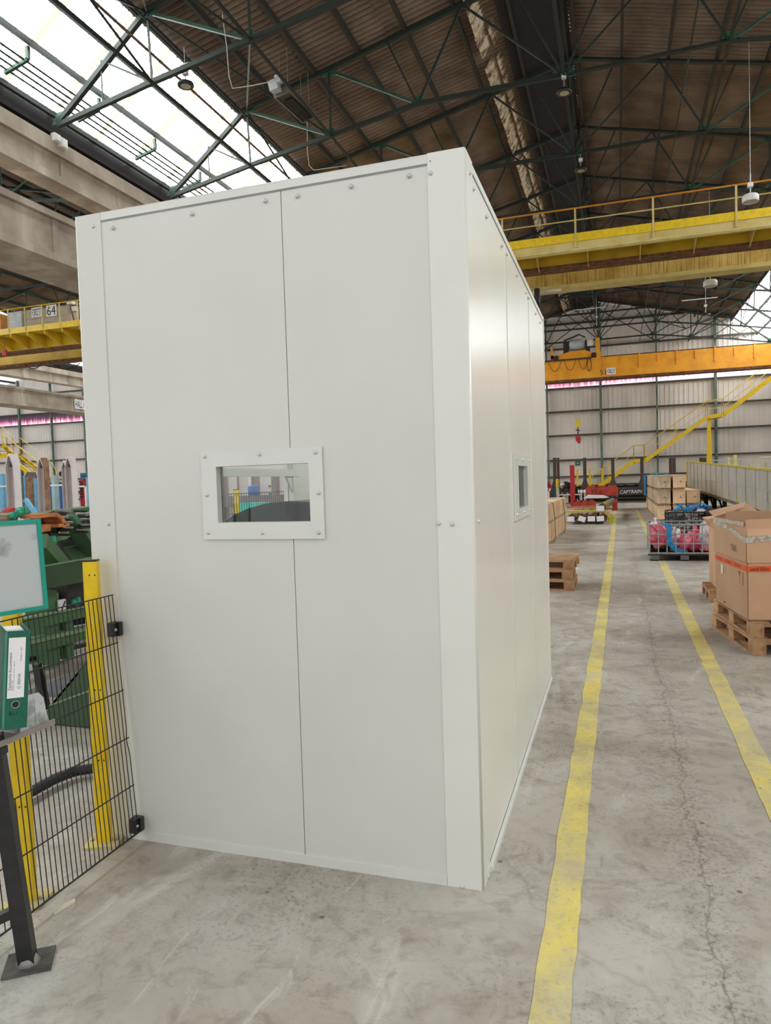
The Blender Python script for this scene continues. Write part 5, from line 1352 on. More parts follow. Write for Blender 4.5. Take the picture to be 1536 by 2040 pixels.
lettering('CAPTRAIN', (c.x, 41.985, c.z), (1, 0, .03), (.12, 0, 1), 1.15, .19, inkw_m, wg)
lettering('21 80', (c.x - .5, 41.985, c.z + .18), (1, 0, 0), (0, 0, 1), .3, .06, mat('faded_green_print', S(120, 140, 90), .6), wg)
for px, m in ((1105, stanch_m), (1165, stanch_m), (1221, stanch_m), (1279, stanch_m), (1343, stanch_m), (1404, stanch_m)):
    x = ony((px, 940), 42).x; zt2 = ony((px, 912), 42).z
    s_ = obj('stake', MB().box(x - .09, x + .09, 42.0, 42.14, zd, zt2), m, wg)
    obj('stake_socket', MB().prism([(x - .25, 41.96, zd - .15), (x + .25, 41.96, zd - .15), (x + .1, 41.96, zd + .35), (x - .1, 41.96, zd + .35)], (0, .18, 0)), m, s_)
for px in (1112, 1336, 1397):
    x = ony((px, 940), 44.6).x; zt2 = ony((px, 912), 44.6).z
    s_ = obj('stake', MB().box(x - .08, x + .08, 44.6, 44.74, zd, zt2), mat('red_brown_stake', S(78, 48, 42), .6), wg)
    obj('stake_socket', MB().box(x - .14, x + .14, 44.58, 44.78, zd - .1, zd + .2), mat('red_brown_stake', S(78, 48, 42), .6), s_)
obj('buffer_beam', MB().box(WX1, WX1 + .1, 42.0, 44.7, zs, zd), wagon_m, wg)
for x in (ony((1245, 965), 42).x, ony((1268, 965), 42).x):
    obj('lashing_winch', MB().tube([(x - .12, 41.95, zd + .03), (x + .12, 41.95, zd + .03)], .05, 8), blackrub_m, wg)
obj('rail_track', MB().box(WX0, WX1, 42.3, 42.37, 0, .1).box(WX0, WX1, 44.2, 44.27, 0, .1), tank_m, wg)

def skip(name, px0, px1, Y, dep, lb, m=redcrate_m, zmin=0, floorit=True):
    a = ony(px0, Y); b = ony(px1, Y); zt2 = a.z; zb2 = zmin if floorit else b.z
    t = thing(name, lb, 'skip', ((a.x + b.x) / 2, Y, zb2), group='worn red steel skips by the wagon')
    x0, x1 = a.x, b.x
    obj('front_wall', MB().box(x0, x1, Y, Y + .04, zb2 + .06, zt2), m, t)
    obj('rear_wall', MB().box(x0, x1, Y + dep - .04, Y + dep, zb2 + .06, zt2), m, t)
    obj('side_wall', MB().box(x0, x0 + .04, Y + .04, Y + dep - .04, zb2 + .06, zt2), m, t)
    obj('side_wall', MB().box(x1 - .04, x1, Y + .04, Y + dep - .04, zb2 + .06, zt2), m, t)
    obj('skip_floor', MB().box(x0, x1, Y, Y + dep, zb2, zb2 + .06), darkmetal_m, t)
    for k in range(4):
        x = x0 + (x1 - x0) * k / 3
        obj('corner_rib', MB().box(x - .03, x + .03, Y - .03, Y, zb2, zt2 + .02), m, t)
    obj('rim', MB().box(x0 - .03, x1 + .03, Y - .03, Y + .01, zt2 - .04, zt2 + .02), m, t)
    return t
Ys = 33.0
s1 = skip('steel_skip', (1168, 969), (1230, 990), Ys, 1.6, 'larger red steel skip stacked on top, right of the red post', floorit=False)
lettering('XSX 66', ony((1189, 980), Ys) + V((0, -.035, 0)), (1, 0, 0), (0, 0, 1), .5, .28, mat('dark_red_stencil', S(110, 36, 28), .7), s1)
zbs = ony((1230, 990), Ys).z
skip('steel_skip', (1145, 998), (1186, 1012), Ys - .6, .5, 'low red steel skip in front of the red post')
s3 = ony((1218, 990), Ys); s4 = ony((1230, 990), Ys)
t = thing('skip_support', 'red trestle end carrying the stacked red skip', 'trestle', (s3.x, Ys, 0), group=None)
obj('trestle_side', MB().box(s3.x, s4.x, Ys, Ys + .1, 0, zbs - .08).box(s3.x, s4.x, Ys + 1.5, Ys + 1.6, 0, zbs - .08), redcrate_m, t)
xl = ony((1169, 990), Ys).x
obj('trestle_side', MB().box(xl, xl + .2, Ys, Ys + .1, 0, zbs - .08).box(xl, xl + .2, Ys + 1.5, Ys + 1.6, 0, zbs - .08), redcrate_m, t)
obj('trestle_beam', MB().box(xl, s4.x, Ys, Ys + 1.6, zbs - .08, zbs), darkmetal_m, t)
x = ony((1214, 1005), Ys - .3).x
obj('green_foot', MB().box(x - .08, x + .08, Ys - .35, Ys - .2, 0, .5), green_m, t)
q = ony((1186, 998), 33.0)
lab(obj('paper_pile', MB().prism([(q.x - .5, 32.45, .60), (q.x + .6, 32.45, .60), (q.x + .35, 32.45, .70), (q.x - .3, 32.45, .74)], (0, .38, 0)).box(q.x - .45, q.x + .5, 32.46, 32.82, .58, .61), paper_m), 'heap of white paper sheets on the low red skip', 'papers')
# red pillar
a = ony((1135, 928), 37); b = ony((1144, 928), 37)
t = thing('red_pillar', 'bright red square steel pillar in the middle distance', 'pillar', (a.x, 37, 0))
obj('pillar_body', MB().box(a.x, b.x, 37, 37.22, 0, a.z), red_m, t); obj('pillar_cap', MB().box(a.x, b.x, 37, 37.22, a.z, a.z + .03), redcrate_m, t)
obj('foot_plate', MB().box(a.x - .1, b.x + .1, 36.9, 37.3, 0, .02), redcrate_m, t)
# yellow bollard pair and rail by the worker
for k, (px, m, lb) in enumerate(((1109, yellow_m, 'yellow topped signal post left of the worker'), (1112, mat('dull_gold_paint', S(200, 168, 60), .5), 'dull gold plate on a post left of the worker'))):
    p = ony((px, 954), 39.5 + .1 * k)
    t = thing('signal_post', lb, 'post', (p.x, 39.5, 0))
    obj('signal_plate', MB().box(p.x - .05, p.x + .05, 39.5 + .1 * k, 39.52 + .1 * k, p.z - .5, p.z), m, t)
    obj('post_tube', MB().tube([(p.x, 39.55 + .1 * k, 0), (p.x, 39.55 + .1 * k, p.z - .5)], .03, 6), white_m, t)
wx0, wx1 = ony((1112, 984), 38.3).x, ony((1158, 984), 38.3).x
t = thing('work_table', 'low table with a white top at which the worker bends', 'table', ((wx0 + wx1) / 2, 38.3, 0))
ztb = ony((1120, 985), 38.3).z
obj('table_top', MB().box(wx0, wx1, 38.0, 38.45, ztb - .04, ztb), white_m, t)
for x in (wx0 + .05, wx1 - .05):
    for y in (38.05, 38.4): obj('leg', MB().box(x - .03, x + .03, y - .03, y + .03, 0, ztb - .04), galv_m, t)
p = ony((1126, 992), 38.0)
obj('hanging_sack', MB().box(p.x - .15, p.x + .15, 38.12, 38.18, .2, ztb - .04), mat('grey_paper_sack', S(190, 190, 180), .7), t)
for k, px in enumerate((1151, 1158, 1165)):
    p = ony((px, 976), 40.0)
    lab(obj('white_lamp_housing', MB().lathe((p.x, 40.0, ztb - .02), [(.05, 0), (.09, .05), (.09, .16), (.05, .2)], 10).box(p.x - .03, p.x + .03, 39.97, 40.03, 0, ztb), white_m), f'small white canister right of the red pillar, {("left", "middle", "right")[k]} of three', 'canister', 'white canisters by the wagon')
# dark screen behind the worker
a, b = ony((1070, 972), 40.5), ony((1113, 972), 40.5)
t = thing('welding_screen', 'dark slatted screen behind the crates at the booth edge', 'screen', ((a.x + b.x) / 2, 40.5, 0))
n = 9
for k in range(n):
    xa_ = a.x + (b.x - a.x) * k / n; obj('slat', MB().box(xa_ + .01, xa_ + (b.x - a.x) / n - .01, 40.5 + .02 * (k % 2), 40.53 + .02 * (k % 2), .05, a.z), mat('dark_brown_strip', S(62, 56, 48), .5) if k != 7 else greenstrap_m, t)
obj('screen_rail', MB().box(a.x, b.x, 40.5, 40.56, a.z, a.z + .06), darkmetal_m, t)
# exit sign on far wall
p = ony((1151, 923), WALLY - .14)
t = thing('exit_sign', 'small green emergency exit sign on the far wall', 'sign', tuple(p))
obj('sign_plate', MB().box(p.x - .16, p.x + .16, WALLY - .16, WALLY - .13, p.z - .15, p.z + .15), mat('exit_green', S(20, 92, 66), .5), t)
obj('cross_mark', MB().box(p.x - .08, p.x + .08, WALLY - .17, WALLY - .16, p.z - .02, p.z + .02).box(p.x - .02, p.x + .02, WALLY - .17, WALLY - .16, p.z - .08, p.z + .08), inkw_m, t)

# ---- people
def skin_body(name, joints, edges, root, m, parent, lvl=1):
    me = bpy.data.meshes.new(name)
    org = ORG[parent.name]
    me.from_pydata([tuple(V(j[0]) - org) for j in joints], edges, [])
    me.materials.append(m)
    o = bpy.data.objects.new(name, me); COL.objects.link(o)
    mo = o.modifiers.new('skin', 'SKIN'); mo.use_smooth_shade = True
    for i, j in enumerate(joints):
        sv = me.skin_vertices[0].data[i]; sv.radius = (j[1], j[2] if len(j) > 2 else j[1]); sv.use_root = (i == root)
    ss = o.modifiers.new('sub', 'SUBSURF'); ss.levels = lvl; ss.render_levels = lvl
    dg = bpy.context.evaluated_depsgraph_get(); dg.update()
    m2 = bpy.data.meshes.new_from_object(o.evaluated_get(dg))
    bpy.data.objects.remove(o)
    m2.name = name
    o = bpy.data.objects.new(name, m2); COL.objects.link(o); o.parent = parent; ORG[o.name] = org
    if not m2.materials: m2.materials.append(m)
    return o
def person(label, o, hips, chest, neck, head, elbows, hands, knees, feet, top_m, leg_m, hat=None):
    t = thing('person', label, 'person', o)
    J = [(hips, .15, .12), (V(hips).lerp(V(chest), .55), .14, .11), (chest, .17, .12), (neck, .055, .055)]
    E_ = [(0, 1), (1, 2), (2, 3)]
    for s in (0, 1):
        off = V((0, (.17 if s else -.17), 0)) if abs(V(chest).x - V(hips).x) > .25 else V(((.18 if s else -.18), 0, 0))
        sh_ = V(chest) + off + V((0, 0, .03)); i = len(J)
        J += [(sh_, .07, .07), (elbows[s], .05, .05), (V(elbows[s]).lerp(V(hands[s]), .93), .035, .035)]
        E_ += [(2, i), (i, i + 1), (i + 1, i + 2)]
        hp_2 = V(hips) + off * .5 + V((0, 0, -.05)); i = len(J)
        J += [(hp_2, .105, .105), (knees[s], .075, .075), (V(feet[s]) + V((0, 0, .09)), .05, .05), (V(feet[s]) + V((0, -.14, .05)), .045, .04)]
        E_ += [(0, i), (i, i + 1), (i + 1, i + 2), (i + 2, i + 3)]
    skin_body('body', J, E_, 0, top_m, t)
    h = V(head); mb = MB()
    prof = [(.02, -.13), (.055, -.115), (.072, -.06), (.08, 0), (.078, .05), (.055, .1), (.02, .12)]
    hd = obj('head', mb.lathe(h, prof, 14), skin_m, t)
    obj('nose', MB().prism([h + V((-.012, -.078, -.02)), h + V((.012, -.078, -.02)), h + V((0, -.075, .02))], (0, -.02, 0)), skin_m, hd)
    for sx in (-1, 1):
        obj('eye', MB().lathe(h + V((sx * .028, -.076, .01)), [(.009, 0), (.004, .004)], 8, (0, -1, 0)), ink_m, hd)
        obj('ear', MB().cbox(h + V((sx * .08, 0, 0)), (.015, .035, .055)), skin_m, hd)
    obj('mouth', MB().cbox(h + V((0, -.074, -.055)), (.045, .006, .008)), redcrate_m, hd)
    if hat: obj('cap', MB().lathe(h + V((0, 0, .03)), [(.087, 0), (.088, .03), (.07, .08), (.02, .105)], 14).cbox(h + V((-.02, -.09, .04)), (.14, .09, .012)), hat, t)
    else: obj('hair', MB().lathe(h + V((0, .01, .03)), [(.082, -.02), (.086, .03), (.07, .08), (.02, .105)], 14), mat('dark_hair', S(50, 36, 28), .8), t)
    for s in (0, 1):
        hnd = V(hands[s]); d = (hnd - V(elbows[s])).normalized(); side = d.cross(V((0, 0, 1)))
        if side.length < .1: side = V((1, 0, 0))
        side.normalize(); nn = side.cross(d)
        mb = MB().beam(hnd - d * .05, hnd + d * .04, .08, .03, tuple(nn))
        for k, L in enumerate((.065, .078, .072, .055)):
            a = hnd + d * .035 + side * (-.03 + .02 * k)
            mb.tube([a, a + d * L * .5 - nn * .004, a + d * L - nn * .02], [.0095, .009, .007], 6)
        a = hnd - d * .02 + side * .04
        mb.tube([a, a + side * .025 + d * .025, a + side * .03 + d * .055], [.011, .01, .008], 6)
        obj('hand', mb, skin_m, t)
    return t
H = ony((1119, 968), 38.45)
cx = H.x
person('worker in black with a white cap bending over a low table', (cx + .62, 39.1, 0),
       (cx + .66, 38.62, .98), (cx + .24, 38.58, 1.22), (cx + .08, 38.52, 1.30), (cx, 38.42, H.z),
       [(cx + .18, 38.30, 1.02), (cx + .34, 38.6, .98)], [(cx + .02, 38.35, ztb + .05), (cx + .30, 38.45, ztb + .04)],
       [(cx + .56, 39.25, .5), (cx + .78, 39.3, .5)], [(cx + .6, 39.4, 0), (cx + .86, 39.45, 0)], cloth_m, cloth_m, white_m)
H = ony((1087, 951), 36.0)
jk = mat('red_and_white_jacket', S(150, 30, 40), .7, c2=S(224, 214, 210), ns=3.5, lo=.5, hi=.54)
person('worker in a red and white jacket half hidden by the booth edge', (H.x, 36, 0),
       (H.x, 36.0, .88), (H.x, 35.98, 1.25), (H.x, 35.97, 1.42), (H.x, 35.95, max(H.z, 1.55)),
       [(H.x - .28, 35.95, 1.08), (H.x + .26, 35.9, 1.08)], [(H.x - .25, 35.75, .92), (H.x + .2, 35.7, .9)],
       [(H.x - .1, 35.95, .48), (H.x + .1, 35.95, .48)], [(H.x - .11, 36.0, 0), (H.x + .11, 36.0, 0)], jk, jk)

# ================================================================== WOODEN CRATES AT THE LEFT OF THE AISLE
def open_crate(x0, x1, y0, y1, z0, z1, lb, grp):
    t = thing('wooden_crate', lb, 'crate', ((x0 + x1) / 2, (y0 + y1) / 2, z0), group=grp)
    nb_ = 3
    for f, xa_, xb_ in ((1, x1 - .02, x1), (0, x0, x0 + .02)):
        for k in range(nb_):
            a = y0 + (y1 - y0) * k / nb_; b = y0 + (y1 - y0) * (k + 1) / nb_
            obj('board', MB().box(xa_, xb_ - rnd.uniform(0, .006), a + .008, b - .008, z0 + .06, z1 - .02), wood2_m if rnd.random() < .35 else wood_m, t)
    for k in range(2):
        a = z0 + .06 + (z1 - z0 - .08) * k / 2; b = z0 + .06 + (z1 - z0 - .08) * (k + 1) / 2
        obj('end_board', MB().box(x0 + .02, x1 - .02, y0, y0 + .02, a + .003, b - .003), wood_m, t)
        obj('end_board', MB().box(x0 + .02, x1 - .02, y1 - .02, y1, a + .003, b - .003), wood_m, t)
    obj('lid', MB().box(x0 - .01, x1 + .01, y0 - .005, y1 + .005, z1 - .02, z1), wood_m, t)
    for yy in (y0 + .03, y1 - .09):
        obj('batten', MB().box(x1, x1 + .02, yy, yy + .06, z0 + .02, z1 - .02), wood_m, t)
        obj('skid', MB().box(x0, x1 + .01, yy, yy + .06, z0, z0 + .06), wood2_m, t)
    return t
cy = 16.55
for k in range(7):
    w_ = .70
    y0 = cy + k * w_; step = -.03 * k
    for lv in range(2):
        open_crate(-2.75, -1.515 + .012 * k + rnd.uniform(-.01, .01), y0, y0 + w_ - .035, .005 + lv * .49, .485 + lv * .49,
                   f'pale wooden crate of the left row, {ORD[k]} from the booth, {"upper" if lv else "lower"} layer', 'pale wooden crates in a row left of the aisle')
for k, y in enumerate((17.4, 20.2)):
    mb = MB(); xs_ = -1.455 + .012 * k * 3
    pts = [(-2.6, y, .985), (-1.75, y, .985), (xs_, y, .97), (xs_ + .035, y, .6), (xs_ + .045, y, .2), (xs_ + .01, y, .02)]
    for a, b in zip(pts, pts[1:]): mb.beam(a, b, .12, .008, (1, 0, .3))
    lab(obj('strap', mb, greenstrap_m), f'dark green lashing strap over the left crates, the {"nearer" if k == 0 else "farther"} one', 'strap')
lab(obj('coiled_strap', MB().lathe((-1.95, 17.0, .985), [(.2, 0), (.26, .01), (.26, .035), (.2, .045)], 18), greenstrap_m), 'flat coil of dark green strap on top of the left crates', 'strap coil')

# ================================================================== LONG WOODEN BOXES, RIGHT OF THE AISLE
CX = [(1.31, 1.725), (1.80, 2.19), (2.245, 2.66)]
CZ = [(.03, .45), (.56, .98), (1.09, 1.50)]
mark_m = mat('burnt_stencil', S(74, 50, 42), .7)
wd_lb = ['left', 'middle', 'right']; rw_lb = ['bottom', 'middle', 'top']
for ci, (x0, x1) in enumerate(CX):
    for ri, (z0, z1) in enumerate(CZ):
        if ci == 2 and ri == 2: continue
        dz = 0; z0 += dz * (ri > 0); z1 += dz * (ri > 0)
        for seg, (y0, L) in enumerate(((25.6, 4.7), (30.5, 4.7))):
            if seg == 1 and ci == 2: continue
            y0 += .12 * (ri == 1) + .2 * (ci == 2)
            t = thing('long_box', (f'long pale wooden box with a stencilled cross, {wd_lb[ci]} column, {rw_lb[ri]} layer' if seg == 0 else f'rear long wooden box behind the {wd_lb[ci]} column, {rw_lb[ri]} layer'), 'box', ((x0 + x1) / 2, y0, z0), group='long wooden boxes stacked right of the aisle')
            m = wood2_m if (ci == 0 and ri > 0) else wood_m
            obj('end_panel', MB().box(x0, x1, y0, y0 + .02, z0, z1), m, t)
            for k in range(3):
                a = z0 + (z1 - z0) * k / 3; b = z0 + (z1 - z0) * (k + 1) / 3
                obj('side_board', MB().box(x0 + .004, x0 + .02, y0 + .02, y0 + L, a + .002, b - .002), m, t)
            obj('side_board', MB().box(x1 - .02, x1, y0 + .02, y0 + L, z0, z1), m, t)
            obj('lid', MB().box(x0 - .008, x1 + .008, y0 - .03, y0 + L, z1, z1 + .02), m, t)
            obj('rear_panel', MB().box(x0 + .02, x1 - .02, y0 + L - .02, y0 + L, z0, z1), m, t)
            for q in range(4):
                yy = y0 + .15 + (L - .4) * q / 3
                obj('skid', MB().box(x0, x1, yy, yy + .1, z0 - (.03 if ri == 0 else .09), z0), m, t)
            if seg == 0:
                cxm = (x0 + x1) / 2 + (.03 if ci else 0)
                bt = obj('end_batten', MB().box(cxm - .07, cxm + .09, y0 - .018, y0, z0 + .01, z1 - .03), m, t)
                cz_ = (z0 + z1) / 2 + (-.03 if ri == 0 else 0)
                mb = MB()
                for a in range(4):
                    d = V((math.cos(a * PI / 2), 0, math.sin(a * PI / 2))); e = V((d.z, 0, -d.x)); c = V((cxm + .01, y0 - .0185, cz_))
                    mb.prism([c + d * .028 + e * .014, c + d * .05, c + d * .028 - e * .014], (0, -.002, 0))
                    mb.prism([c + d * .006 + e * .006, c + d * .03 + e * .006, c + d * .03 - e * .006, c + d * .006 - e * .006], (0, -.002, 0))
                obj('stencil_mark', mb, mark_m, bt)
for k, (y, m, lb) in enumerate(((28.2, greenstrap_m, 'dark green strap over the long boxes, nearer one'), (33.5, greenstrap_m, 'dark green strap over the long boxes, farther one'))):
    mb = MB(); pts = [(2.1, y, 1.53), (1.36, y, 1.53), (1.285, y, 1.48), (1.275, y, .9), (1.28, y, .02)]
    for a, b in zip(pts, pts[1:]): mb.beam(a, b, .05, .008, (1, 0, .2))
    lab(obj('strap', mb, m), lb, 'strap')
mb = MB()
for k in range(9):
    y = 34.2 + .12 * k; j = .03 * math.sin(k * 2.1)
    mb.beam((1.24 + j, y, 1.52), (1.25 - j, y + .03, .62 + .05 * math.sin(k)), .12, .02, (1, .3, 0))
lab(obj('blue_sling', mb, bluestrap_m), 'blue slings hanging down the far side of the long boxes', 'sling')
mb = MB()
for k in range(7):
    a = V((1.4 + .08 * k, 33.5 + .3 * math.sin(k * 1.7), 1.54)); mb.tube([a, a + V((.12, -.2, .05)), a + V((.3, .1, .02))], .03, 6)
lab(obj('blue_sling', mb, mat('teal_blue_sling', S(40, 140, 160), .6)), 'teal sling lying on top of the long boxes', 'sling')

# ================================================================== STEEL BAR BUNDLES
bx = [1139, 1157, 1181.5, 1202]
for k, px in enumerate(bx):
    p = ony((px, 1038), 24.0)
    r = .135; c = V((p.x, 24.0, r + .08))
    t = thing('bar_bundle', f'hexagonal bundle of steel bars with a white tag on its end, {["leftmost", "second from the left", "third from the left", "rightmost"][k]}', 'bar bundle', (c.x, 24, .08), group='tagged bar bundles left of the aisle')
    L = 6.0
    mb = MB(); hexa = [c + V((r * math.cos(a), 0, r * math.sin(a))) for a in [PI / 6 + PI / 3 * q for q in range(6)]]
    obj('bundle_core', MB().prism([h_ + V((0, .02, 0)) for h_ in hexa], (0, L, 0)), bar_m, t)
    q0 = 0
    e = MB()
    for i in range(-4, 5):
        for j in range(-4, 5):
            x = (i + j * .5) * .029; z = j * .025
            if abs(x) + abs(z) * .58 > r * .98 or abs(z) > r * .85: continue
            e.lathe(c + V((x, .02, z)), [(.0125, 0), (.0125, .03)], 6, (0, -1, 0))
    o = obj('bar_ends', e, barend_m, t); o['kind'] = 'stuff'
    for yy in (24.5, 26, 28):
        mb = MB()
        for a, b in zip(hexa, hexa[1:] + hexa[:1]): mb.beam(V((a.x, yy, a.z)), V((b.x, yy, b.z)), .03, .012, (0, 0, 1) if abs(a.z - b.z) < .1 else (1, 0, 0))
        obj('binding_band', mb, yellowrag_m if k % 2 == 0 else galv_m, t)
    tz = c.z - .03; rot = [0, .32, 0, -.08][k]
    Mt = Matrix.Translation((c.x + [-.03, .04, -.05, -.09][k], 23.955, tz)) @ Matrix.Rotation(rot, 4, 'Y')
    obj('tag', MB().box(-.115, .115, -.003, .003, -.085, .085, Mt), paper_m, t)
p = ony((1199, 1014), 24.4)
t = thing('bar_bundle', 'single bundle of steel bars lying on top of the crosswise timber, with one white tag', 'bar bundle', (p.x, 24.3, .42), group=None)
c = V((p.x + .02, 24.3, .56)); d_ = V((.05, 1, 0)).normalized()
hexa = [c + V((.12 * math.cos(a), 0, .12 * math.sin(a))) for a in [PI / 6 + PI / 3 * q for q in range(6)]]
obj('bundle_core', MB().prism(hexa, d_ * 5.5), bar_m, t)
for s_ in (.2, .5, .9, 1.4, 2.2, 3.2):
    mb = MB(); hh = [h_ + d_ * s_ for h_ in hexa]
    for a, b in zip(hh, hh[1:] + hh[:1]): mb.beam(a, b, .04, .02, (0, 0, 1) if abs(a.z - b.z) < .1 else (1, 0, 0))
    obj('binding_band', mb, yellowrag_m, t)
Mt = Matrix.Translation((c.x - .07, 24.27, .50)); obj('tag', MB().box(-.125, .125, -.003, .003, -.09, .09, Mt), paper_m, t)
xl, xr = ony((1124, 1015), 24.6).x, ony((1219, 1015), 24.6).x
for k, (y, z) in enumerate(((24.45, .36), (27.5, .36), (25.2, .02), (28.5, .02))):
    lab(obj('timber_bearer', MB().box(xl, xr + (.0 if k < 2 else .05), y, y + .16, z, z + (.09 if k < 2 else .06)), wood_m), ('reddish timber lying across the bar bundles, front one' if k == 0 else 'timber across the bar bundles, rear one' if k == 1 else f'floor timber under the bar bundles, {"front" if k == 2 else "rear"} one'), 'timber')
lab(obj('timber_rail', MB().box(xl, xr - .15, 26.0, 26.1, .45, .52), mat('reddish_board', S(196, 128, 96), .7)), 'reddish board behind the front timber', 'timber')
for a, b, lb in (((1124, 1020), (1188, 1017), 'yellow sling stretched along the timber'), ((1124, 1029), (1150, 1029), 'yellow sling around the leftmost bar bundle')):
    mb = MB(); A, B = ony(a, 24.2), ony(b, 24.2); pts = [A.lerp(B, s_ / 12) + V((0, 0, .012 * math.sin(s_ * 1.9))) for s_ in range(13)]
    for q, r_ in zip(pts, pts[1:]): mb.beam(q, r_, .05, .03, (0, 1, 0))
    lab(obj('yellow_sling', mb, yellowrag_m), lb, 'sling')
p = onz((1220, 1047), .0)
mb = MB()
for k in range(7):
    a = V((p.x - .14 + .03 * k, 24.0 + .05 * math.sin(k * 2), .05)); mb.tube([a, a + V((.02, .03, .12 + .05 * math.sin(k * 1.3))), a + V((.05 * math.cos(k), .0, .22 + .06 * math.cos(k * 2.2))), a + V((-.1, .05, .32 - .02 * k))], .016, 6)
lab(obj('yellow_sling', mb, yellowrag_m), 'crumpled yellow sling hanging at the aisle end of the bars', 'sling')

# ================================================================== PALLETS
def make_pallet(lb, grp, loc, rz, L=1.2, W_=.8):
    t = thing('wooden_pallet', lb, 'pallet', loc, rz, grp, local=True)
    # local: x along L (deck boards run along x), y along W
    for k in range(5):
        wd = .145 if k in (0, 2, 4) else .1; y = -W_ / 2 + wd / 2 + (W_ - .145) * k / 4 - (0 if k in (0, 2, 4) else (wd - .145) / 2)
        obj('deck_board', MB().box(-L / 2, L / 2, y - wd / 2, y + wd / 2, .122, .144), pallet_m, t)
    for x in (-L / 2 + .0725, 0, L / 2 - .0725):
        obj('stringer_board', MB().box(x - .0725, x + .0725, -W_ / 2, W_ / 2, .1, .122), pallet_m, t)
        for y in (-W_ / 2 + .05, 0, W_ / 2 - .05):
            obj('block', MB().box(x - .0725, x + .0725, y - .05, y + .05, .022, .1), pallet_m, t)
    for y in (-W_ / 2 + .05, 0, W_ / 2 - .05):
        obj('base_board', MB().box(-L / 2, L / 2, y - .05, y + .05, 0, .022), pallet_m, t)
    return t
pp = make_pallet('wooden pallet behind the booth, lowest of the stack of three', 'pallets stacked behind the booth', (-.578 - .6, 10.5, 0), 0)
copy_tree(pp, (-.60 - .6, 10.5, .145), .0, 'wooden pallet behind the booth, middle of the stack of three')
copy_tree(pp, (-.565 - .6, 10.57, .29), -.05, 'wooden pallet behind the booth, topmost of the stack of three')

# ================================================================== CARDBOARD BOX ON PALLETS, RIGHT
BR_ = math.radians(7.5)
def bxp(a, b, z): # a to the right, b away from the camera, from the near left corner of the box
    c, s_ = math.cos(BR_), math.sin(BR_)
    return V((1.066 + a * c - b * s_, 6.79 + a * s_ + b * c, z))
pl_c = bxp(.42, .56, 0)
for k in range(2):
    copy_tree(pp, (pl_c.x + (.0 if k else -.01), pl_c.y - (.0 if k else .03), .145 * k), BR_ + PI / 2 + (.03 if k == 0 else 0), ('wooden pallet directly under the big cardboard box' if k else 'wooden pallet on the floor under the big cardboard box, lower of the two'), 'pallets under the cardboard box')
cb = thing('cardboard_box', 'big brown cardboard box bound with orange and silver tape at the right edge', 'box', tuple(bxp(.4, .45, .292)))
BW, BD = .80, 1.0
def wall_(name, a0, b0, a1, b1, z0, z1, m=card_m, th=.008, parent=cb, z0b=None, z1b=None):
    p0, p1 = bxp(a0, b0, z0), bxp(a1, b1, z0 if z0b is None else z0b); q0, q1 = bxp(a0, b0, z1), bxp(a1, b1, z1 if z1b is None else z1b)
    n = (p1 - p0).cross(V((0, 0, 1))).normalized()
    return obj(name, MB().prism([p0, p1, q1, q0], n * -th), m, parent)
wall_('side_wall', 0, BD, 0, 0, .292, .86)
wall_('front_wall', 0, 0, BW, 0, .292, .86, card2_m)  # the front's brighter light is put into its card colour
wall_('side_wall', BW, 0, BW, BD, .292, .86)
wall_('rear_wall', BW, BD, 0, BD, .292, .86)
obj('bottom_sheet', MB().prism([bxp(0, 0, .292), bxp(BW, 0, .292), bxp(BW, BD, .292), bxp(0, BD, .292)], (0, 0, .01)), card_m, cb)
# upper sleeve, slightly larger
wall_('upper_sleeve', -.012, BD + .01, -.012, -.012, .80, 1.12, card_m, z1b=1.145)
wall_('upper_sleeve', -.012, -.012, BW + .01, -.012, .80, 1.03, card2_m)
wall_('upper_sleeve', BW + .012, -.01, BW + .012, BD, .80, 1.12)
wall_('upper_sleeve', BW, BD + .012, 0, BD + .012, .80, 1.12)
# folded top flaps
wall_('top_flap', .0, .02, BW, .02, 1.09, 1.17, card2_m, z1b=1.20)
wall_('top_flap', .02, BD - .3, BW, BD - .35, 1.1, 1.21, card_m, z1b=1.22)
obj('flap_underside', MB().prism([bxp(0, -.012, 1.03), bxp(BW, -.012, 1.03), bxp(BW, .02, 1.09), bxp(0, .02, 1.09)], (0, 0, .004)), card2_m, cb)
# tapes
def tape(name, pts, wd, m, off=.0025):
    mb = MB()
    for (a0, b0, z0), (a1, b1, z1) in zip(pts, pts[1:]):
        p0, p1 = bxp(a0, b0, z0), bxp(a1, b1, z1)
        mb.add([p0 + V((0, 0, -wd / 2)), p1 + V((0, 0, -wd / 2)), p1 + V((0, 0, wd / 2)), p0 + V((0, 0, wd / 2))], [(0, 1, 2, 3)])
        n = (p1 - p0).cross(V((0, 0, 1))).normalized() * off
        k = len(mb.v) - 4
        mb.add([mb.v[k + j] + n for j in range(4)], [(3, 2, 1, 0)])
        mb.f += [(k, k + 1, k + 5, k + 4), (k + 2, k + 3, k + 7, k + 6)]; mb.sm += [False] * 2
    return obj(name, mb, m, cb)
tape('orange_tape_band', [(-.004, BD, .745), (-.004, -.004, .745), (BW, -.004, .745)], .046, otape_m)
for k in range(3):
    lettering('Fragile', bxp(-.0085, .80 - .27 * k, .745), bxp(0, 0, 0) - bxp(0, 1, 0), (0, 0, 1), .17, .026, mat('dark_tape_print', S(96, 26, 14), .6), cb)
lettering('und Glas', bxp(.10, -.009, .745), bxp(1, 0, 0) - bxp(0, 0, 0), (0, 0, 1), .15, .028, MATS['dark_tape_print'], cb)
lettering('T', bxp(.215, -.009, .745), bxp(1, 0, 0) - bxp(0, 0, 0), (0, 0, 1), .02, .03, MATS['dark_tape_print'], cb)
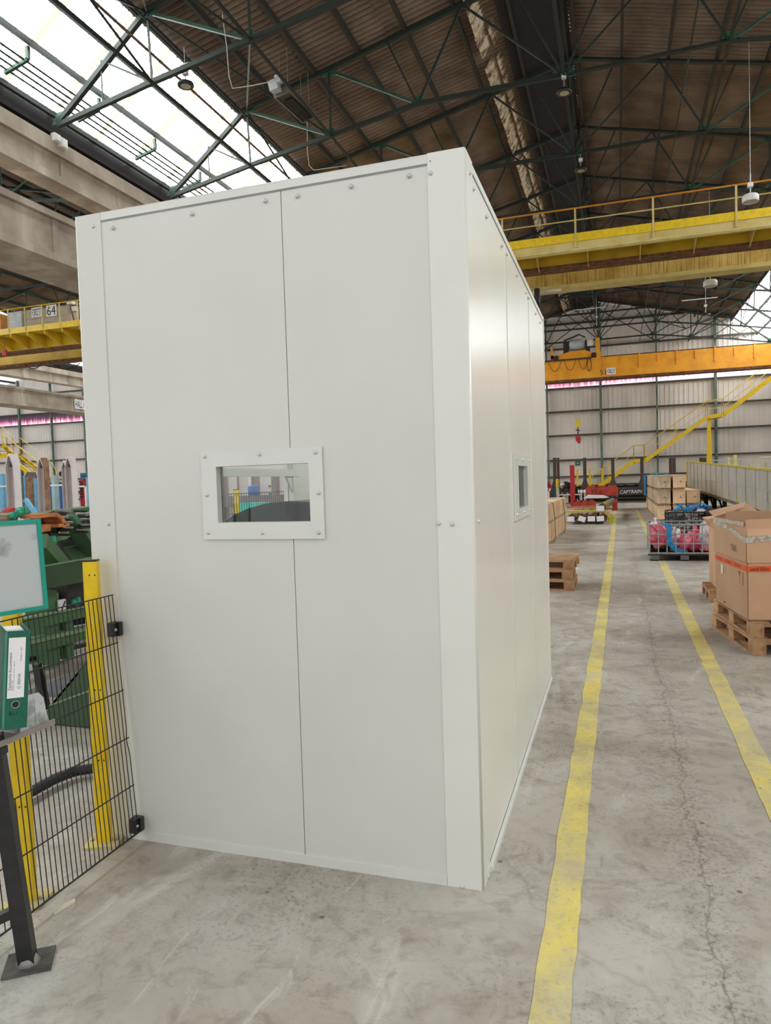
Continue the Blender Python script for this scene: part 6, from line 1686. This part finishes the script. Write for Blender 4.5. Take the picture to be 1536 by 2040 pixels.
tape('silver_tape', [(-.0145, BD, 1.10), (-.0145, .6, 1.075), (-.0145, .3, 1.04), (-.0145, -.0145, .995), (.2, -.0145, 1.015), (BW, -.0145, 1.05)], .045, tape_m)
tape('silver_tape', [(-.0165, BD, 1.125), (-.0165, .02, 1.13)], .036, tape_m)
pn = bxp(0, 0, 0) - bxp(0, 1, 0)
obj('paper_label', MB().prism([bxp(-.0035, .80, .60), bxp(-.0035, .72, .605), bxp(-.0035, .72, .69), bxp(-.0035, .80, .70)], -(bxp(1, 0, 0) - bxp(0, 0, 0)) * .001), mat('cream_label', S(224, 214, 186), .6), cb)
obj('print_mark', MB().prism([bxp(-.001, .26, .70), bxp(-.001, .18, .70), bxp(-.001, .22, .64)], -(bxp(1, 0, 0) - bxp(0, 0, 0)) * .001).prism([bxp(-.001, .21, .64), bxp(-.001, .205, .64), bxp(-.001, .205, .59), bxp(-.001, .21, .59)], -(bxp(1, 0, 0) - bxp(0, 0, 0)) * .001), mat('faded_red_print', S(176, 98, 66), .8), cb)
for dx in (.13, .115): obj('print_mark', MB().prism([bxp(-.001, dx, .70), bxp(-.001, dx - .004, .70), bxp(-.001, dx - .004, .58), bxp(-.001, dx, .58)], -(bxp(1, 0, 0) - bxp(0, 0, 0)) * .001), MATS['faded_red_print'], cb)
lettering('765', bxp(-.0205, .33, .90), pn, (0, 0, 1), .15, .06, mat('pencil_grey', S(104, 84, 72), .8), cb)
obj('hand_hole', MB().prism([bxp(-.001, .72, .33), bxp(-.001, .67, .33), bxp(-.001, .67, .345), bxp(-.001, .72, .345)], -(bxp(1, 0, 0) - bxp(0, 0, 0)) * .001), ink_m, cb)
# open box behind it
q = [ony(p_, 9.3) for p_ in ((1408, 1040), (1413, 1020), (1488, 1003), (1512, 1022), (1600, 1020))]
ob = thing('cardboard_box', 'open cardboard box with raised flaps behind the big taped box', 'box', (q[0].x + .5, 9.6, 0))
x0 = ony((1432, 1040), 9.3).x; zt_ = q[0].z
for (nm, a, b, c_, d_) in (('front_wall', x0, x0 + 1.0, 9.3, 9.31), ('rear_wall', x0, x0 + 1.0, 10.29, 10.3), ('side_wall', x0, x0 + .01, 9.31, 10.29), ('side_wall', x0 + .99, x0 + 1.0, 9.31, 10.29)):
    obj(nm, MB().box(a, b, c_, d_, .15, zt_ - .02), card2_m, ob)
obj('raised_flap', MB().prism([(x0 + .02, 9.32, zt_ - .03), (x0 + .95, 9.32, zt_ - .03), (q[3].x, 9.35, q[3].z + .02), (q[2].x, 9.4, q[2].z), (q[1].x + .05, 9.4, q[1].z - .03)], (0, .01, 0)), card2_m, ob)
obj('folded_flap', MB().prism([(q[1].x, 9.36, q[1].z), (q[2].x, 9.36, q[2].z + .01), (q[2].x - .04, 9.25, q[2].z - .045), (q[1].x + .05, 9.25, q[1].z - .06)], (0, 0, .008)), card_m, ob)
obj('side_flap', MB().prism([(q[0].x, 9.3, zt_ + .03), (x0 + .01, 9.3, zt_ + .05), (x0 + .01, 9.3, zt_ - .12), (q[0].x + .06, 9.3, zt_ - .06)], (0, .5, 0)), card2_m, ob)
copy_tree(pp, (x0 + .5, 9.8, 0), 0, 'wooden pallet under the open cardboard box', 'pallet under the open box')

# ================================================================== WIRE CAGES
def cage(x0, x1, y0, y1, zt, lb, rows, cols_, base=.12, grid=galv_m):
    t = thing('wire_cage', lb, 'cage', ((x0 + x1) / 2, y0, 0), group='galvanised cages with plastic and straps')
    r = .011
    for yy in (y0, y1):
        for k in range(cols_ + 1):
            x = x0 + (x1 - x0) * k / cols_; obj('upright_bar', MB().tube([(x, yy, base), (x, yy, zt)], r, 6), grid, t)
        for k in range(rows + 1):
            z = base + .02 + (zt - base - .02) * k / rows; obj('cross_bar', MB().tube([(x0, yy, z), (x1, yy, z)], r * (1.5 if k in (0, rows) else 1.1), 6), grid, t)
    for xx in (x0, x1):
        for k in range(1, 6):
            y = y0 + (y1 - y0) * k / 6; obj('upright_bar', MB().tube([(xx, y, base), (xx, y, zt)], r, 6), grid, t)
        for k in range(rows + 1):
            z = base + .02 + (zt - base - .02) * k / rows; obj('cross_bar', MB().tube([(xx, y0, z), (xx, y1, z)], r * (1.5 if k in (0, rows) else 1.1), 6), grid, t)
    obj('base_plate', MB().box(x0, x1, y0, y1, base - .02, base), darkmetal_m, t)
    for xx in (x0 + .02, (x0 + x1) / 2 - .07, x1 - .16):
        for yy in (y0, y1 - .12): obj('foot_block', MB().box(xx, xx + .14, yy, yy + .12, 0, base - .02), mat('grey_foot_block', S(96, 98, 100), .6), t)
    for yy in (y0, y1 - .1): obj('runner', MB().box(x0, x1, yy, yy + .1, 0, .018), darkmetal_m, t)
    return t
cage(.56, 1.74, 13.8, 14.8, .655, 'galvanised wire cage full of pink plastic bags standing on the yellow line', 3, 8)
cage(.98, 2.1, 15.3, 16.3, .80, 'second wire cage behind the pink bags, heaped with blue straps', 4, 8, grid=darkmetal_m)
def blob(name, c, s, m, lb, cat, seed, grp=None, sub=3, amp=.22, kind=None):
    r_ = random.Random(seed)
    bm = bmesh.new(); bmesh.ops.create_icosphere(bm, subdivisions=sub, radius=1)
    ph = [(r_.uniform(2, 6), r_.uniform(0, 6), V((r_.uniform(-1, 1), r_.uniform(-1, 1), r_.uniform(-1, 1))).normalized()) for _ in range(9)]
    for v in bm.verts:
        n = v.co.normalized(); d = 1 + amp * sum(math.sin(f * n.dot(a) * 2 + p) for f, p, a in ph) / 3
        v.co = V((n.x * s[0], n.y * s[1], n.z * s[2])) * d
    for f in bm.faces: f.smooth = True
    me = bpy.data.meshes.new(name); bm.to_mesh(me); bm.free(); me.materials.append(m)
    o = bpy.data.objects.new(name, me); COL.objects.link(o); o.location = c; ORG[o.name] = V(c)
    lab(o, lb, cat, grp, kind)
    return o
def knot(o, c, m, s=.04):
    k = MB().lathe(V(c), [(s, 0), (s * .4, .03), (s * .9, .09), (s * .2, .1)], 10)
    me = k.mesh('tied_neck', m, V(c)); q = bpy.data.objects.new('tied_neck', me); COL.objects.link(q); q.parent = o
    q.location = V(c) - o.location
bags = [((.73, 14.05, .42), (.17, .19, .22), pink_m, 'pink plastic bag in the left corner of the cage'), ((1.0, 14.1, .34), (.15, .17, .19), clearbag_m, 'pale pink translucent bag beside the blue strap'),
        ((1.16, 14.05, .30), (.16, .17, .17), pink_m, 'bright pink bag at the centre of the cage front'), ((1.36, 14.15, .34), (.13, .17, .2), pink_m, 'pink bag under the clear sack'),
        ((1.52, 14.05, .40), (.15, .18, .24), clearbag_m, 'big clear crumpled sack at the right of the cage'), ((1.50, 13.99, .21), (.10, .12, .08), pink_m, 'small pink bundle at the cage bottom right'),
        ((.68, 14.2, .60), (.13, .15, .09), clearbag_m, 'white translucent bag poking over the left corner of the cage')]
for k, (c, s_, m, lb) in enumerate(bags):
    o = blob('plastic_bag', c, s_, m, lb, 'bag', 20 + k, 'plastic bags in the cage')
    knot(o, V(c) + V((0, 0, s_[2] * .85)), m)
obj_in = lab(obj('dark_rubber_sheet', MB().box(.6, 1.7, 14.3, 14.7, .13, .3), blackrub_m), 'dark slab of scrap rubber lying in the cage', 'sheet')
mb = MB(); pts = [(.86, 13.78, .67), (.90, 13.77, .6), (.885, 13.77, .45), (.90, 13.77, .33), (.98, 13.82, .22), (1.1, 13.84, .16), (1.2, 13.84, .15)]
for a, b in zip(pts, pts[1:]): mb.beam(a, b, .085, .012, (0, 1, 0))
mb.beam((.74, 13.84, .69), (.92, 13.80, .66), .09, .02, (0, 0, 1))
lab(obj('blue_strap', mb, bluestrap_m), 'bright blue strap hanging inside the cage front', 'strap')
lab(obj('blue_strap', MB().beam((1.66, 13.78, .68), (1.67, 13.78, .45), .05, .02, (0, 1, 0)).beam((1.6, 13.79, .66), (1.72, 13.79, .66), .05, .03, (0, 0, 1)), bluestrap_m), 'blue strap tied around the right corner of the cage', 'strap')
r_ = random.Random(5)
for k in range(16):
    c = V((r_.uniform(1.12, 1.75), 15.5 + r_.uniform(0, .6), .83 + r_.uniform(0, .07)))
    mb = MB(); pts = []
    L = r_.uniform(.15, .4); a = r_.uniform(0, 3.1)
    for j in range(8): s_ = j / 7; pts.append(c + V((math.cos(a) * L * (s_ - .5), math.sin(a) * .2 * (s_ - .5), .06 * math.sin(s_ * 3.1 + k))))
    for p0, p1 in zip(pts, pts[1:]): mb.beam(p0, p1, .055, .02)
    lab(obj('blue_strap', mb, bluestrap_m if k % 3 else mat('dark_blue_strap', S(20, 84, 140), .5)), f'crumpled {"bright" if k % 3 else "dark"} blue strap in the heap on the second cage', 'strap', 'blue straps heaped on the second cage')
for k, (c, s_, m, lb) in enumerate((((1.15, 15.6, .72), (.17, .2, .11), mat('grey_netting', S(110, 112, 112), .8, c2=S(70, 72, 72), ns=60), 'grey netting bundle at the left of the second cage'), ((1.75, 15.6, .75), (.2, .2, .09), blackrub_m, 'black crumpled foil at the right of the second cage'), ((1.6, 15.45, .80), (.1, .1, .06), clearbag_m, 'white plastic scrap between the blue straps'), ((1.4, 15.8, .5), (.38, .4, .24), mat('black_white_net', S(70, 66, 64), .7, c2=S(170, 166, 164), ns=26, lo=.48, hi=.55), 'black and white netting filling the second cage'))):
    blob('plastic_bundle', c, s_, m, lb, 'bundle', 60 + k)

# ================================================================== LOADING RAMP
RXX = 3.2
def rz_top(y): return 1.57 + (y - 17.3) * (2.09 - 1.57) / 18.9
def rz_bot(y): return .62 + (y - 17.3) * (.91 - .62) / 18.9
rp = thing('loading_ramp', 'long grey-panelled steel loading ramp rising towards the wagon at the right', 'ramp', (RXX, 17, 0))
ys = [10.5 + 1.43 * k for k in range(19)]
ys[-1] = 36.2
for a, b in zip(ys, ys[1:]):
    obj('side_panel', MB().prism([(RXX, a + .02, rz_bot(a)), (RXX, b - .02, rz_bot(b)), (RXX, b - .02, rz_top(b)), (RXX, a + .02, rz_top(a))], (.03, 0, 0)), ramp_m, rp)
    obj('yellow_mark', MB().prism([(RXX - .012, a - .03, rz_bot(a) - .02), (RXX - .012, a + .06, rz_bot(a) - .02), (RXX - .012, a + .06, rz_bot(a) + .22), (RXX - .012, a - .03, rz_bot(a) + .26)], (.012, 0, 0)), rampy_m, rp)
    obj('panel_rib', MB().prism([(RXX - .02, a - .02, rz_bot(a) + .26), (RXX - .02, a + .02, rz_bot(a) + .26), (RXX - .02, a + .02, rz_top(a)), (RXX - .02, a - .02, rz_top(a))], (.03, 0, 0)), ramp_m, rp)
obj('top_rail', MB().beam((RXX, 10.5, rz_top(10.5) + .02), (RXX, 36.2, rz_top(36.2) + .02), .06, .05), rampy_m, rp)
obj('crease_rail', MB().beam((RXX - .01, 10.5, rz_bot(10.5) + .52), (RXX - .01, 36.2, rz_bot(36.2) + .52), .012, .03), ramp_m, rp)
obj('bottom_rail', MB().beam((RXX + .05, 10.5, rz_bot(10.5) - .03), (RXX + .05, 36.2, rz_bot(36.2) - .03), .1, .09), tank_m, rp)
obj('end_post', MB().box(RXX - .05, RXX + .06, 36.2, 36.3, .5, rz_top(36.2) + .06), yellow_m, rp)
obj('ramp_deck', MB().prism([(RXX + .03, 10.5, rz_bot(10.5)), (RXX + .03, 36.2, rz_bot(36.2)), (RXX + 2.4, 36.2, rz_bot(36.2)), (RXX + 2.4, 10.5, rz_bot(10.5))], (0, 0, -.06)), tank_m, rp)
for k, y in enumerate((19, 22, 25.5, 28, 30.5, 33, 35.8)):
    obj('ramp_leg', MB().box(RXX + .1, RXX + .22, y, y + .12, 0, rz_bot(y) - .06), blackrub_m, rp)
    obj('ramp_leg', MB().box(RXX + 2.1, RXX + 2.22, y, y + .12, 0, rz_bot(y) - .06), blackrub_m, rp)
    obj('leg_brace', MB().beam((RXX + .16, y + .06, .1), (RXX + .16, y + 1.4, rz_bot(y) - .1), .05, .05), blackrub_m, rp)
obj('side_panel_far', MB().prism([(RXX + 2.4, 10.5, rz_bot(10.5)), (RXX + 2.4, 36.2, rz_bot(36.2)), (RXX + 2.4, 36.2, rz_bot(36.2) + .5), (RXX + 2.4, 10.5, rz_bot(10.5) + .5)], (.03, 0, 0)), ramp_m, rp)
for px0, px1, yt, Y, lb in ((1450, 1454, 911, 39, 'pale yellow post behind the ramp, left one'), (1462, 1468, 907, 38, 'pale yellow post behind the ramp, right one')):
    simple_post('yellow_post', px0, px1, yt, Y, mat('pale_yellow_post', S(226, 216, 130), .5), lb, 'post')
for px0, px1, yt, Y, lb in ((1395, 1399, 912, 41, 'dark brown post behind the ramp'),):
    pass
# small rail enclosure at the right edge
a, b = ony((1509, 912), 37), ony((1560, 909), 37)
t = thing('rail_frame', 'cream tubular rail frame above the ramp at the right edge', 'rail', (a.x, 37, 0))
obj('rail_tube', MB().tube([(a.x, 37, 0), (a.x, 37, a.z - .1), (a.x + .1, 37, a.z), (b.x, 37, b.z)], .03, 6), mat('cream_tube', S(226, 214, 150), .5), t)
obj('mid_rail', MB().tube([(a.x - .35, 37, a.z - .55), (b.x, 37, a.z - .55)], .025, 6), rampy_m, t)
for dx in (-.35, .35): obj('post', MB().tube([(a.x + dx, 37, 0), (a.x + dx, 37, a.z - .25)], .03, 6), rampy_m, t)
a, b = ony((1410, 918), 39.5), ony((1475, 915), 39.5)
lab(obj('handrail', MB().tube([(a.x, 39.5, a.z), (b.x, 39.5, b.z), (b.x, 39.5, 0)], .025, 6), galv_m), 'thin grey handrail behind the ramp', 'rail')
